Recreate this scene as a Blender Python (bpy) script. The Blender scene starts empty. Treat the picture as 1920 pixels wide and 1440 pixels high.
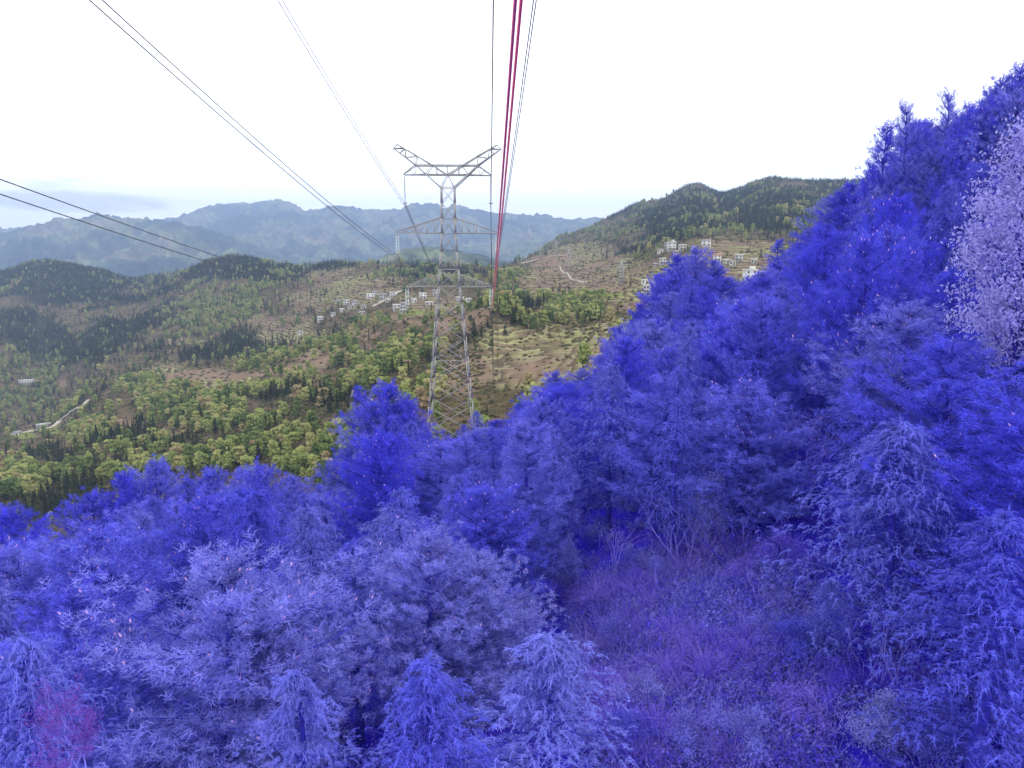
import bpy, math, random
import numpy as np
from mathutils import Vector, Matrix

random.seed(7)
rng = np.random.default_rng(7)
scene = bpy.context.scene
col = scene.collection

# ------------------------------------------------------------------ camera
F = 1331.0                       # focal length in pixels of the 1920 wide photograph
HORIZON = 485.0
PITCH = math.atan((720.0 - HORIZON) / F)
CP, SP = math.cos(PITCH), math.sin(PITCH)
cam_data = bpy.data.cameras.new("camera")
cam = bpy.data.objects.new("camera", cam_data)
col.objects.link(cam)
cam_data.sensor_width = 36.0
cam_data.lens = 36.0 * F / 1920.0
cam_data.clip_start = 0.1
cam_data.clip_end = 40000.0
cam.location = (0, 0, 0)
cam.rotation_euler = (math.pi / 2 - PITCH, 0, 0)
scene.camera = cam

# ------------------------------------------------------------------ sky and sun
SUN_ELEV, SUN_ROT = 42.0, 105.0    # degrees; the sun stands behind thin cloud, to the right and a little behind
world = bpy.data.worlds.new("World")
scene.world = world
world.use_nodes = True
wn, wl = world.node_tree.nodes, world.node_tree.links
wn.clear()
w_out = wn.new("ShaderNodeOutputWorld")
w_sky = wn.new("ShaderNodeTexSky")
w_sky.sky_type = 'NISHITA'
w_sky.sun_disc = False
w_sky.sun_elevation = math.radians(SUN_ELEV)
w_sky.sun_rotation = math.radians(SUN_ROT)
w_bg = wn.new("ShaderNodeBackground")
w_bg.inputs["Strength"].default_value = 0.05
wl.new(w_sky.outputs[0], w_bg.inputs["Color"])
# a bright thin overcast over that sky
w_tc = wn.new("ShaderNodeTexCoord")
w_map = wn.new("ShaderNodeMapping")
w_map.inputs["Scale"].default_value = (2.6, 2.6, 15.0)
wl.new(w_tc.outputs["Generated"], w_map.inputs["Vector"])
w_no = wn.new("ShaderNodeTexNoise")
w_no.inputs["Scale"].default_value = 1.6
w_no.inputs["Detail"].default_value = 5.0
w_no.inputs["Roughness"].default_value = 0.55
wl.new(w_map.outputs[0], w_no.inputs["Vector"])
w_ra = wn.new("ShaderNodeValToRGB")
w_ra.color_ramp.elements[0].position = 0.29
w_ra.color_ramp.elements[0].color = (0.62, 0.62, 0.62, 1)
w_ra.color_ramp.elements[1].position = 0.40
w_ra.color_ramp.elements[1].color = (1.0, 1.0, 0.97, 1)
wl.new(w_no.outputs["Fac"], w_ra.inputs[0])
w_bg2 = wn.new("ShaderNodeBackground")
w_bg2.inputs["Strength"].default_value = 2.15
wl.new(w_ra.outputs[0], w_bg2.inputs["Color"])
w_add = wn.new("ShaderNodeAddShader")
wl.new(w_bg.outputs[0], w_add.inputs[0])
wl.new(w_bg2.outputs[0], w_add.inputs[1])
wl.new(w_add.outputs[0], w_out.inputs["Surface"])

sun_data = bpy.data.lights.new("sun", 'SUN')
sun_data.energy = 1.5
sun_data.angle = math.radians(10.0)
sun_data.color = (1.0, 0.96, 0.90)
sun = bpy.data.objects.new("sun", sun_data)
col.objects.link(sun)
_az = math.radians(SUN_ROT)
_sd = Vector((math.sin(_az) * math.cos(math.radians(SUN_ELEV)), math.cos(_az) * math.cos(math.radians(SUN_ELEV)), math.sin(math.radians(SUN_ELEV))))
sun.rotation_euler = _sd.to_track_quat('Z', 'Y').to_euler()

scene.view_settings.view_transform = 'Standard'
scene.view_settings.look = 'None'
scene.view_settings.exposure = 0.0
scene.view_settings.gamma = 1.0
scene.view_settings.use_curve_mapping = False
scene.render.engine = 'CYCLES'
scene.cycles.max_bounces = 10
scene.cycles.diffuse_bounces = 8
scene.cycles.glossy_bounces = 2
scene.cycles.transmission_bounces = 6
scene.cycles.transparent_max_bounces = 8
scene.cycles.volume_bounces = 0
scene.cycles.use_denoising = True

# ------------------------------------------------------------------ helpers
def px_dir(px, py):
    """World direction of a photograph pixel, scaled so that its world Y is 1."""
    u = (np.asarray(px, float) - 960.0) / F
    v = (720.0 - np.asarray(py, float)) / F
    yw = CP + v * SP
    return u / yw, (v * CP - SP) / yw

def at(px, py, Y):
    a, b = px_dir(px, py)
    return Vector((float(a) * Y, Y, float(b) * Y))

def to_px(X, Y, Z):
    X, Y, Z = (np.asarray(q, float) for q in (X, Y, Z))
    dep = Y * CP - Z * SP
    up = Y * SP + Z * CP
    dep = np.where(np.abs(dep) < 1e-6, 1e-6, dep)
    return 960.0 + F * X / dep, 720.0 - F * up / dep

def pchip(xk, yk, x):
    """Monotone cubic through knots; yk may carry trailing axes."""
    xk = np.asarray(xk, float); yk = np.asarray(yk, float); x = np.asarray(x, float)
    h = np.diff(xk); s = np.diff(yk, axis=0) / h.reshape(-1, *([1] * (yk.ndim - 1)))
    d = np.zeros_like(yk)
    a, b = s[:-1], s[1:]
    with np.errstate(divide='ignore', invalid='ignore'):
        hm = np.where(a * b > 0, 2 * a * b / (a + b), 0.0)
    d[1:-1] = hm; d[0] = s[0]; d[-1] = s[-1]
    i = np.clip(np.searchsorted(xk, x) - 1, 0, len(xk) - 2)
    t = (x - xk[i]) / h[i]
    sh = (-1,) + (1,) * (yk.ndim - 1)
    t = t.reshape(sh); hh = h[i].reshape(sh)
    t2, t3 = t * t, t * t * t
    return (2*t3 - 3*t2 + 1) * yk[i] + (t3 - 2*t2 + t) * hh * d[i] + (-2*t3 + 3*t2) * yk[i+1] + (t3 - t2) * hh * d[i+1]

_LAT = np.random.default_rng(11).random((256, 256))
def vnoise(x, y):
    xi = np.floor(x).astype(int); yi = np.floor(y).astype(int)
    fx = x - xi; fy = y - yi
    fx = fx*fx*fx*(fx*(fx*6-15)+10); fy = fy*fy*fy*(fy*(fy*6-15)+10)
    g = lambda a, b: _LAT[a & 255, b & 255]
    return (g(xi, yi)*(1-fx) + g(xi+1, yi)*fx)*(1-fy) + (g(xi, yi+1)*(1-fx) + g(xi+1, yi+1)*fx)*fy

def fbm(x, y, octv=4, lac=2.03, gain=0.5):
    s = 0.0; a = 1.0; tot = 0.0
    for k in range(octv):
        s = s + a * (vnoise(x + 17.3*k, y + 9.1*k) * 2 - 1); tot += a
        a *= gain; x = x * lac; y = y * lac
    return s / tot

def ridged(x, y, octv=4):
    s = 0.0; a = 1.0; tot = 0.0
    for k in range(octv):
        s = s + a * (1 - np.abs(vnoise(x + 31.7*k, y + 5.9*k) * 2 - 1)); tot += a
        a *= 0.5; x = x * 2.1; y = y * 2.1
    return s / tot

def np_mesh(name, verts, faces, mats, smooth=False, mat_idx=None):
    """verts (N,3); faces: an (M,k) array or a list of such arrays."""
    if isinstance(faces, np.ndarray):
        faces = [faces]
    faces = [f for f in faces if len(f)]
    me = bpy.data.meshes.new(name)
    me.vertices.add(len(verts))
    me.vertices.foreach_set("co", np.ascontiguousarray(verts, dtype=np.float32).ravel())
    loops = np.concatenate([f.ravel() for f in faces]).astype(np.int32)
    sizes = np.concatenate([np.full(len(f), f.shape[1], np.int32) for f in faces])
    starts = np.concatenate([[0], np.cumsum(sizes)[:-1]]).astype(np.int32)
    me.loops.add(len(loops))
    me.loops.foreach_set("vertex_index", loops)
    me.polygons.add(len(sizes))
    me.polygons.foreach_set("loop_start", starts)
    if mat_idx is not None:
        me.polygons.foreach_set("material_index", np.asarray(mat_idx, np.int32))
    if smooth:
        me.polygons.foreach_set("use_smooth", np.ones(len(sizes), bool))
    for m in (mats if isinstance(mats, (list, tuple)) else [mats]):
        me.materials.append(m)
    me.update(calc_edges=True)
    return me

class MB:
    """Collects simple solids and links them as one mesh."""
    def __init__(self):
        self.v = []; self.q = []; self.t = []; self.n = 0
    def add(self, v, q=(), t=()):
        self.v.append(np.asarray(v, float))
        for f in q: self.q.append([i + self.n for i in f])
        for f in t: self.t.append([i + self.n for i in f])
        self.n += len(v)
    def box(self, c, s, rz=0.0):
        x, y, z = s[0]/2, s[1]/2, s[2]/2
        v = np.array([(-x,-y,-z),(x,-y,-z),(x,y,-z),(-x,y,-z),(-x,-y,z),(x,-y,z),(x,y,z),(-x,y,z)])
        if rz:
            ca, sa = math.cos(rz), math.sin(rz)
            v = v @ np.array([[ca, sa, 0], [-sa, ca, 0], [0, 0, 1]])
        self.add(v + np.asarray(c), [(0,3,2,1),(4,5,6,7),(0,1,5,4),(1,2,6,5),(2,3,7,6),(3,0,4,7)])
        return self
    def bar(self, a, b, w):
        """A square steel member from a to b."""
        a = np.asarray(a, float); b = np.asarray(b, float); d = b - a
        L = np.linalg.norm(d); d = d / max(L, 1e-9)
        up = np.array([0, 0, 1.0]) if abs(d[2]) < 0.9 else np.array([0, 1.0, 0])
        s = np.cross(d, up); s /= np.linalg.norm(s); u = np.cross(s, d)
        h = w / 2
        v = [a - s*h - u*h, a + s*h - u*h, a + s*h + u*h, a - s*h + u*h, b - s*h - u*h, b + s*h - u*h, b + s*h + u*h, b - s*h + u*h]
        self.add(v, [(0,3,2,1),(4,5,6,7),(0,1,5,4),(1,2,6,5),(2,3,7,6),(3,0,4,7)])
        return self
    def tube(self, pts, radii, n=5, cap=True):
        pts = np.asarray(pts, float)
        if np.isscalar(radii): radii = [radii] * len(pts)
        V = []
        for i, p in enumerate(pts):
            d = pts[min(i+1, len(pts)-1)] - pts[max(i-1, 0)]
            d = d / max(np.linalg.norm(d), 1e-9)
            ref = np.array([0, 0, 1.0]) if abs(d[2]) < 0.95 else np.array([0, 1.0, 0])
            s = np.cross(d, ref); s /= np.linalg.norm(s); u = np.cross(s, d)
            for k in range(n):
                a = 2*math.pi*k/n
                V.append(p + radii[i]*(math.cos(a)*s + math.sin(a)*u))
        Q = []
        for i in range(len(pts)-1):
            for k in range(n):
                k2 = (k+1) % n
                Q.append((i*n+k, i*n+k2, (i+1)*n+k2, (i+1)*n+k))
        self.add(V, Q)
        return self
    def mesh(self, name, m, smooth=False):
        V = np.concatenate(self.v)
        return np_mesh(name, V, [np.array(self.q, int).reshape(-1, 4), np.array(self.t, int).reshape(-1, 3)], m, smooth)
    def build(self, name, m, parent=None, smooth=False):
        return link(name, self.mesh(name, m, smooth), parent)

def link(name, data, parent=None):
    o = bpy.data.objects.new(name, data)
    col.objects.link(o)
    if parent is not None: o.parent = parent
    return o

def tag(o, label=None, cat=None, group=None, kind=None):
    if label: o["label"] = label
    if cat: o["category"] = cat
    if group: o["group"] = group
    if kind: o["kind"] = kind
    return o

def empty(name, loc, rz=0.0, sc=1.0):
    o = link(name, None)
    o.location = loc; o.rotation_euler = (0, 0, rz)
    o.scale = (sc, sc, sc) if np.isscalar(sc) else sc
    o.empty_display_size = 0.5
    return o

# ------------------------------------------------------------------ materials
def new_mat(name):
    m = bpy.data.materials.new(name); m.use_nodes = True
    nt = m.node_tree; nt.nodes.clear()
    out = nt.nodes.new("ShaderNodeOutputMaterial")
    return m, nt, out

def noise_node(nt, scale, detail=4.0, rough=0.55, coord="Object", vec=None):
    n = nt.nodes.new("ShaderNodeTexNoise")
    n.inputs["Scale"].default_value = scale
    n.inputs["Detail"].default_value = detail
    n.inputs["Roughness"].default_value = rough
    if vec is None:
        tc = nt.nodes.new("ShaderNodeTexCoord"); vec = tc.outputs[coord]
    nt.links.new(vec, n.inputs["Vector"])
    return n

def ramp(nt, src, stops):
    r = nt.nodes.new("ShaderNodeValToRGB")
    e = r.color_ramp.elements
    while len(e) < len(stops): e.new(0.5)
    for k, (p, c) in enumerate(stops):
        e[k].position = p; e[k].color = (*c, 1) if len(c) == 3 else c
    nt.links.new(src, r.inputs[0])
    return r

def mixc(nt, fac, a, b, mode='MIX'):
    n = nt.nodes.new("ShaderNodeMix"); n.data_type = 'RGBA'; n.blend_type = mode
    for sock, val in ((n.inputs[0], fac), (n.inputs[6], a), (n.inputs[7], b)):
        if hasattr(val, "is_output"): nt.links.new(val, sock)
        elif isinstance(val, (int, float)): sock.default_value = val
        else: sock.default_value = (*val, 1)
    return n.outputs[2]

def mathn(nt, op, a, b=None, clamp=False):
    n = nt.nodes.new("ShaderNodeMath"); n.operation = op; n.use_clamp = clamp
    for i, val in enumerate((a, b)):
        if val is None: continue
        if hasattr(val, "is_output"): nt.links.new(val, n.inputs[i])
        else: n.inputs[i].default_value = val
    return n.outputs[0]

def solid(name, c, rough=0.8, metal=0.0, var=0.15, scale=3.0, spec=0.3):
    m, nt, out = new_mat(name)
    p = nt.nodes.new("ShaderNodeBsdfPrincipled")
    n = noise_node(nt, scale)
    lo = tuple(q*(1-var) for q in c); hi = tuple(min(1, q*(1+var)) for q in c)
    r = ramp(nt, n.outputs["Fac"], [(0.3, lo), (0.7, hi)])
    nt.links.new(r.outputs[0], p.inputs["Base Color"])
    p.inputs["Roughness"].default_value = rough
    p.inputs["Metallic"].default_value = metal
    p.inputs["Specular IOR Level"].default_value = spec
    nt.links.new(p.outputs[0], out.inputs["Surface"])
    return m

def leaf_mat(name, stops, trans=0.35, noise_scale=0.9, noise_amt=0.35, gloss=0.0):
    """Leaves: colour varies from tree to tree (stops) and from clump to clump."""
    m, nt, out = new_mat(name)
    oi = nt.nodes.new("ShaderNodeObjectInfo")
    r = ramp(nt, oi.outputs["Random"], stops)
    n = noise_node(nt, noise_scale, 3.0, 0.6, "Object")
    g = ramp(nt, n.outputs["Fac"], [(0.3, (1-noise_amt,)*3), (0.7, (1+noise_amt,)*3)])
    c = mixc(nt, 1.0, r.outputs[0], g.outputs[0], 'MULTIPLY')
    d = nt.nodes.new("ShaderNodeBsdfDiffuse"); nt.links.new(c, d.inputs["Color"])
    t = nt.nodes.new("ShaderNodeBsdfTranslucent"); nt.links.new(c, t.inputs["Color"])
    ms = nt.nodes.new("ShaderNodeMixShader"); ms.inputs[0].default_value = trans
    nt.links.new(d.outputs[0], ms.inputs[1]); nt.links.new(t.outputs[0], ms.inputs[2])
    nt.links.new(ms.outputs[0], out.inputs["Surface"])
    return m

M = {}
# valley vegetation
M["leaf_fresh"] = leaf_mat("fresh_leaves", [(0.0, (0.11, 0.155, 0.06)), (0.25, (0.20, 0.26, 0.09)), (0.5, (0.30, 0.345, 0.12)), (0.75, (0.40, 0.415, 0.16)), (0.9, (0.44, 0.41, 0.19)), (1.0, (0.37, 0.29, 0.17))])
M["leaf_dark"] = leaf_mat("conifer_needles", [(0.0, (0.022, 0.034, 0.022)), (0.5, (0.036, 0.050, 0.028)), (0.85, (0.058, 0.074, 0.036)), (1.0, (0.080, 0.078, 0.045))], trans=0.2)
M["scrub_brown"] = leaf_mat("brown_scrub", [(0.0, (0.10, 0.082, 0.055)), (0.6, (0.18, 0.142, 0.10)), (1.0, (0.26, 0.20, 0.13))], trans=0.2)
M["scrub_green"] = leaf_mat("green_scrub", [(0.0, (0.075, 0.09, 0.035)), (0.6, (0.15, 0.165, 0.06)), (1.0, (0.23, 0.23, 0.08))], trans=0.2)
M["scrub_olive"] = leaf_mat("olive_scrub", [(0.0, (0.065, 0.068, 0.035)), (1.0, (0.12, 0.115, 0.06))], trans=0.2)
M["bark"] = solid("bark", (0.11, 0.085, 0.065), 0.9, var=0.4, scale=6)
# near forest, blue in the photograph
M["pine_blue"] = leaf_mat("blue_pine_needles", [(0.0, (0.068, 0.068, 0.62)), (0.5, (0.115, 0.12, 0.63)), (1.0, (0.175, 0.185, 0.62))], trans=0.25, noise_scale=0.8, noise_amt=0.25)
M["pine_pale"] = leaf_mat("pale_blue_pine_needles", [(0.0, (0.165, 0.17, 0.60)), (1.0, (0.215, 0.22, 0.60))], trans=0.25, noise_scale=0.7, noise_amt=0.3)
M["cypress_blue"] = leaf_mat("blue_cypress_sprays", [(0.0, (0.078, 0.082, 0.60)), (0.5, (0.12, 0.13, 0.61)), (1.0, (0.165, 0.18, 0.61))], trans=0.25, noise_scale=0.8, noise_amt=0.25)
M["bark_blue"] = solid("blue_bark", (0.03, 0.025, 0.32), 0.9, var=0.4, scale=5)
M["twig_blue"] = solid("pale_blue_twigs", (0.22, 0.19, 0.70), 0.8, var=0.2, scale=2)
M["cone_pink"] = solid("pink_cones", (0.52, 0.30, 0.62), 0.8, var=0.25, scale=9)
M["blossom"] = leaf_mat("lilac_leaves", [(0.0, (0.35, 0.32, 0.68)), (1.0, (0.41, 0.38, 0.70))], trans=0.4, noise_amt=0.2)
M["pink_leaf"] = leaf_mat("magenta_leaves", [(0.0, (0.20, 0.085, 0.44)), (1.0, (0.25, 0.11, 0.47))], trans=0.4)
M["broad_blue"] = leaf_mat("blue_shrub_leaves", [(0.0, (0.10, 0.10, 0.62)), (0.5, (0.18, 0.18, 0.66)), (1.0, (0.27, 0.27, 0.68))], trans=0.4)
M["grass_violet"] = leaf_mat("violet_grass", [(0.0, (0.12, 0.085, 0.66)), (0.5, (0.21, 0.14, 0.70)), (1.0, (0.31, 0.22, 0.72))], trans=0.3, noise_scale=0.5, noise_amt=0.4)
M["fern_blue"] = leaf_mat("blue_undergrowth", [(0.0, (0.07, 0.055, 0.60)), (0.5, (0.13, 0.10, 0.62)), (1.0, (0.19, 0.17, 0.64))], trans=0.35)
# built things
M["steel"] = solid("galvanised_steel", (0.285, 0.28, 0.26), 0.7, var=0.12, scale=0.7)
M["wire"] = solid("aluminium_conductor", (0.10, 0.10, 0.10), 0.6, metal=0.3)
M["wire_mid"] = solid("weathered_conductor", (0.28, 0.28, 0.29), 0.6)
M["wire_pale"] = solid("pale_conductor", (0.78, 0.78, 0.79), 0.6)
M["wire_red"] = solid("red_conductor", (1.0, 0.16, 0.19), 0.32, var=0.0, spec=0.7)
M["glass_disc"] = solid("insulator_glass", (0.60, 0.70, 0.64), 0.25, var=0.1)
M["white_wall"] = solid("limewash", (0.54, 0.53, 0.50), 0.85, var=0.08, scale=0.5)
M["old_wall"] = solid("weathered_limewash", (0.42, 0.40, 0.37), 0.9, var=0.2, scale=0.8)
M["grey_wall"] = solid("cement_render", (0.34, 0.33, 0.31), 0.9, var=0.12, scale=0.5)
M["roof_grey"] = solid("grey_roof_tiles", (0.20, 0.19, 0.19), 0.85, var=0.2, scale=1.0)
M["roof_flat"] = solid("concrete_roof", (0.55, 0.54, 0.52), 0.85, var=0.1, scale=0.6)
M["roof_red"] = solid("red_roof_tiles", (0.30, 0.14, 0.10), 0.85, var=0.2, scale=1.0)
M["window"] = solid("dark_glass", (0.05, 0.06, 0.07), 0.2, var=0.1)
M["door"] = solid("brown_door", (0.14, 0.08, 0.05), 0.7)
M["concrete"] = solid("pale_concrete", (0.36, 0.32, 0.27), 0.9, var=0.15, scale=0.3)

def attr(nt, name):
    a = nt.nodes.new("ShaderNodeAttribute"); a.attribute_name = name
    return a.outputs["Fac"]

def valley_material():
    m, nt, out = new_mat("valley_ground")
    geo = nt.nodes.new("ShaderNodeNewGeometry")
    pos = geo.outputs["Position"]
    big = noise_node(nt, 0.012, 6, 0.6, vec=pos)
    mid = noise_node(nt, 0.06, 6, 0.65, vec=pos)
    fine = noise_node(nt, 0.35, 5, 0.7, vec=pos)
    scrub = ramp(nt, mid.outputs["Fac"], [(0.30, (0.040, 0.042, 0.022)), (0.45, (0.075, 0.062, 0.036)), (0.58, (0.115, 0.082, 0.056)), (0.72, (0.105, 0.105, 0.042))])
    forest = ramp(nt, fine.outputs["Fac"], [(0.3, (0.024, 0.028, 0.015)), (0.7, (0.052, 0.052, 0.028))])
    # terraced fields: dry stone banks, dead grass edges and bare soil following the contours
    sx = nt.nodes.new("ShaderNodeSeparateXYZ"); nt.links.new(pos, sx.inputs[0])
    zz = mathn(nt, 'ADD', sx.outputs["Z"], mathn(nt, 'MULTIPLY', mid.outputs["Fac"], 6.0))
    zz = mathn(nt, 'ADD', zz, mathn(nt, 'MULTIPLY', fine.outputs["Fac"], 1.0))
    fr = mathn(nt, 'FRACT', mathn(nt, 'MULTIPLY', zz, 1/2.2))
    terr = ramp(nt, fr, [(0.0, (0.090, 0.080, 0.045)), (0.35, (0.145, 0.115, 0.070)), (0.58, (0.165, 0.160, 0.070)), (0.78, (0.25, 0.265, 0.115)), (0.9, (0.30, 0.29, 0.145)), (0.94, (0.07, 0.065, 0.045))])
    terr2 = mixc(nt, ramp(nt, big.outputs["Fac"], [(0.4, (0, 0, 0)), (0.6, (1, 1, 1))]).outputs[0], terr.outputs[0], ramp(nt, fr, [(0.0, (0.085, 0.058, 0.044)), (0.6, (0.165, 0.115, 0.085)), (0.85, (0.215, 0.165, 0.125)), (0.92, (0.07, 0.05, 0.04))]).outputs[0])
    soil = ramp(nt, fine.outputs["Fac"], [(0.25, (0.135, 0.090, 0.064)), (0.5, (0.185, 0.128, 0.092)), (0.75, (0.225, 0.178, 0.115))])
    green = ramp(nt, fine.outputs["Fac"], [(0.3, (0.10, 0.125, 0.035)), (0.7, (0.20, 0.215, 0.065))])
    c = mixc(nt, attr(nt, "forest"), scrub.outputs[0], forest.outputs[0])
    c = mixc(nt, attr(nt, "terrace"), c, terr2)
    c = mixc(nt, attr(nt, "soil"), c, soil.outputs[0])
    c = mixc(nt, attr(nt, "green"), c, green.outputs[0])
    c = mixc(nt, ramp(nt, fine.outputs["Fac"], [(0.56, (0, 0, 0)), (0.72, (0.5, 0.5, 0.5))]).outputs[0], c, (0.045, 0.045, 0.024))
    p = nt.nodes.new("ShaderNodeBsdfDiffuse")
    nt.links.new(c, p.inputs["Color"])
    bmp = nt.nodes.new("ShaderNodeBump"); bmp.inputs["Strength"].default_value = 0.6; bmp.inputs["Distance"].default_value = 1.5
    nt.links.new(fine.outputs["Fac"], bmp.inputs["Height"]); nt.links.new(bmp.outputs[0], p.inputs["Normal"])
    nt.links.new(p.outputs[0], out.inputs["Surface"])
    return m
M["valley"] = valley_material()

def mountain_material():
    m, nt, out = new_mat("far_mountain_slopes")
    geo = nt.nodes.new("ShaderNodeNewGeometry"); pos = geo.outputs["Position"]
    a = noise_node(nt, 0.0018, 6, 0.6, vec=pos); b = noise_node(nt, 0.010, 6, 0.65, vec=pos)
    c1 = ramp(nt, a.outputs["Fac"], [(0.38, (0.020, 0.032, 0.020)), (0.48, (0.045, 0.062, 0.030)), (0.55, (0.12, 0.140, 0.055)), (0.61, (0.15, 0.120, 0.08)), (0.68, (0.06, 0.075, 0.035))])
    c2 = ramp(nt, b.outputs["Fac"], [(0.35, (0.35, 0.35, 0.35)), (0.65, (1.6, 1.6, 1.6))])
    c = mixc(nt, 1.0, c1.outputs[0], c2.outputs[0], 'MULTIPLY')
    c3 = ramp(nt, noise_node(nt, 0.03, 3, 0.6, vec=pos).outputs["Fac"], [(0.70, (0, 0, 0)), (0.76, (1, 1, 1))])
    c = mixc(nt, mathn(nt, 'MULTIPLY', c3.outputs[0], ramp(nt, a.outputs["Fac"], [(0.5, (0, 0, 0)), (0.62, (1, 1, 1))]).outputs[0]), c, (0.50, 0.46, 0.40))
    p = nt.nodes.new("ShaderNodeBsdfDiffuse"); nt.links.new(c, p.inputs["Color"])
    bmp = nt.nodes.new("ShaderNodeBump"); bmp.inputs["Strength"].default_value = 0.8; bmp.inputs["Distance"].default_value = 20
    nt.links.new(b.outputs["Fac"], bmp.inputs["Height"]); nt.links.new(bmp.outputs[0], p.inputs["Normal"])
    nt.links.new(p.outputs[0], out.inputs["Surface"])
    return m
M["mountain"] = mountain_material()

def slope_material():
    m, nt, out = new_mat("forest_floor_blue")
    geo = nt.nodes.new("ShaderNodeNewGeometry"); pos = geo.outputs["Position"]
    a = noise_node(nt, 0.35, 6, 0.65, vec=pos); b = noise_node(nt, 3.0, 6, 0.7, vec=pos)
    c1 = ramp(nt, a.outputs["Fac"], [(0.35, (0.025, 0.018, 0.50)), (0.5, (0.04, 0.025, 0.52)), (0.65, (0.08, 0.04, 0.52))])
    c2 = ramp(nt, b.outputs["Fac"], [(0.3, (0.6, 0.6, 0.85)), (0.7, (1.2, 1.2, 1.1))])
    p = nt.nodes.new("ShaderNodeBsdfDiffuse"); nt.links.new(mixc(nt, 1.0, c1.outputs[0], c2.outputs[0], 'MULTIPLY'), p.inputs["Color"])
    bmp = nt.nodes.new("ShaderNodeBump"); bmp.inputs["Strength"].default_value = 0.7; bmp.inputs["Distance"].default_value = 0.2
    nt.links.new(b.outputs["Fac"], bmp.inputs["Height"]); nt.links.new(bmp.outputs[0], p.inputs["Normal"])
    nt.links.new(p.outputs[0], out.inputs["Surface"])
    return m
M["slope"] = slope_material()

# ------------------------------------------------------------------ the near slope (under the forest)
_CTRL = np.array([(0,18,-13.5),(5,16,-12.8),(11,16,-12),(3,26,-14.5),(10,28,-11.5),(15,22,-10),(-12,18,-17.5),(-20,20,-20),(-11,55,-25),(-25,50,-27),(-32,45,-29),(-45,60,-36),
    (23,92,-10),(18,108,-20),(7,116,-29),(-11,134,-34),(-30,110,-42),(29,68,-4.5),(42,55,5),(30,30,-3),(60,60,16),(60,100,8),(40,110,-2),(0,0,-15),(0,-40,-8),(-60,0,-30),(40,0,0),
    (-70,100,-55),(0,150,-45),(60,-30,10),(-60,-30,-25),(100,60,30),(100,130,10),(-110,60,-60),(-110,130,-80),(60,150,-25),(-60,150,-65),(100,0,20)], float)
def _tps_fit(P):
    n = len(P)
    r2 = ((P[:, None, :2] - P[None, :, :2])**2).sum(-1)
    K = 0.5 * r2 * np.log(r2 + 1e-9) + np.eye(n) * 40.0
    A = np.zeros((n+3, n+3)); A[:n, :n] = K
    A[:n, n] = 1; A[:n, n+1:] = P[:, :2]; A[n, :n] = 1; A[n+1:, :n] = P[:, :2].T
    return np.linalg.solve(A, np.concatenate([P[:, 2], np.zeros(3)]))
_W = _tps_fit(_CTRL)
def slope_z(X, Y, rough=True):
    X = np.asarray(X, float); Y = np.asarray(Y, float)
    z = _W[-3] + _W[-2]*X + _W[-1]*Y
    for k in range(len(_CTRL)):
        r2 = (X - _CTRL[k, 0])**2 + (Y - _CTRL[k, 1])**2
        z = z + _W[k] * 0.5 * r2 * np.log(r2 + 1e-9)
    if rough:
        z = z + 0.8*fbm(X*0.13, Y*0.13, 4)
    return z

gx = np.linspace(-115, 115, 230); gy = np.linspace(-45, 158, 203)
GX, GY = np.meshgrid(gx, gy)
GZ = slope_z(GX, GY)
# the rim falls away into the valley
fall = np.clip((GY - 138)/20, 0, 1)**2*40
GZ = GZ - fall
def grid_faces(nr, nc):
    i = np.arange(nr*nc).reshape(nr, nc)
    return np.stack([i[:-1, :-1], i[:-1, 1:], i[1:, 1:], i[1:, :-1]], -1).reshape(-1, 4)
slope = link("hillside_ground", np_mesh("hillside_ground", np.stack([GX, GY, GZ], -1).reshape(-1, 3), grid_faces(len(gy), len(gx)), M["slope"], True))
tag(slope, "steep near hillside under the blue forest", kind="structure")

# silhouette of the forest in the photograph, used to keep tree tops where they are
_BX = [0,50,105,145,160,205,250,290,320,340,390,450,490,540,585,630,645,665,690,725,765,790,810,850,890,940,980,1040,1100,1140,1160,1210,1250,1290,1320,1350,1365,1400,1435,1440,1465,1480,1530,1560,1590,1630,1640,1670,1700,1760,1780,1850,1880,1920,2300]
_BY = [962,970,1000,965,930,900,880,868,880,897,885,880,880,895,912,905,860,800,750,730,745,790,808,805,785,785,755,700,695,660,620,565,510,470,470,500,525,540,520,480,455,465,430,380,355,345,300,230,200,210,180,165,140,120,60]
def edge_y(px):
    return np.interp(px, _BX, _BY)

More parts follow.
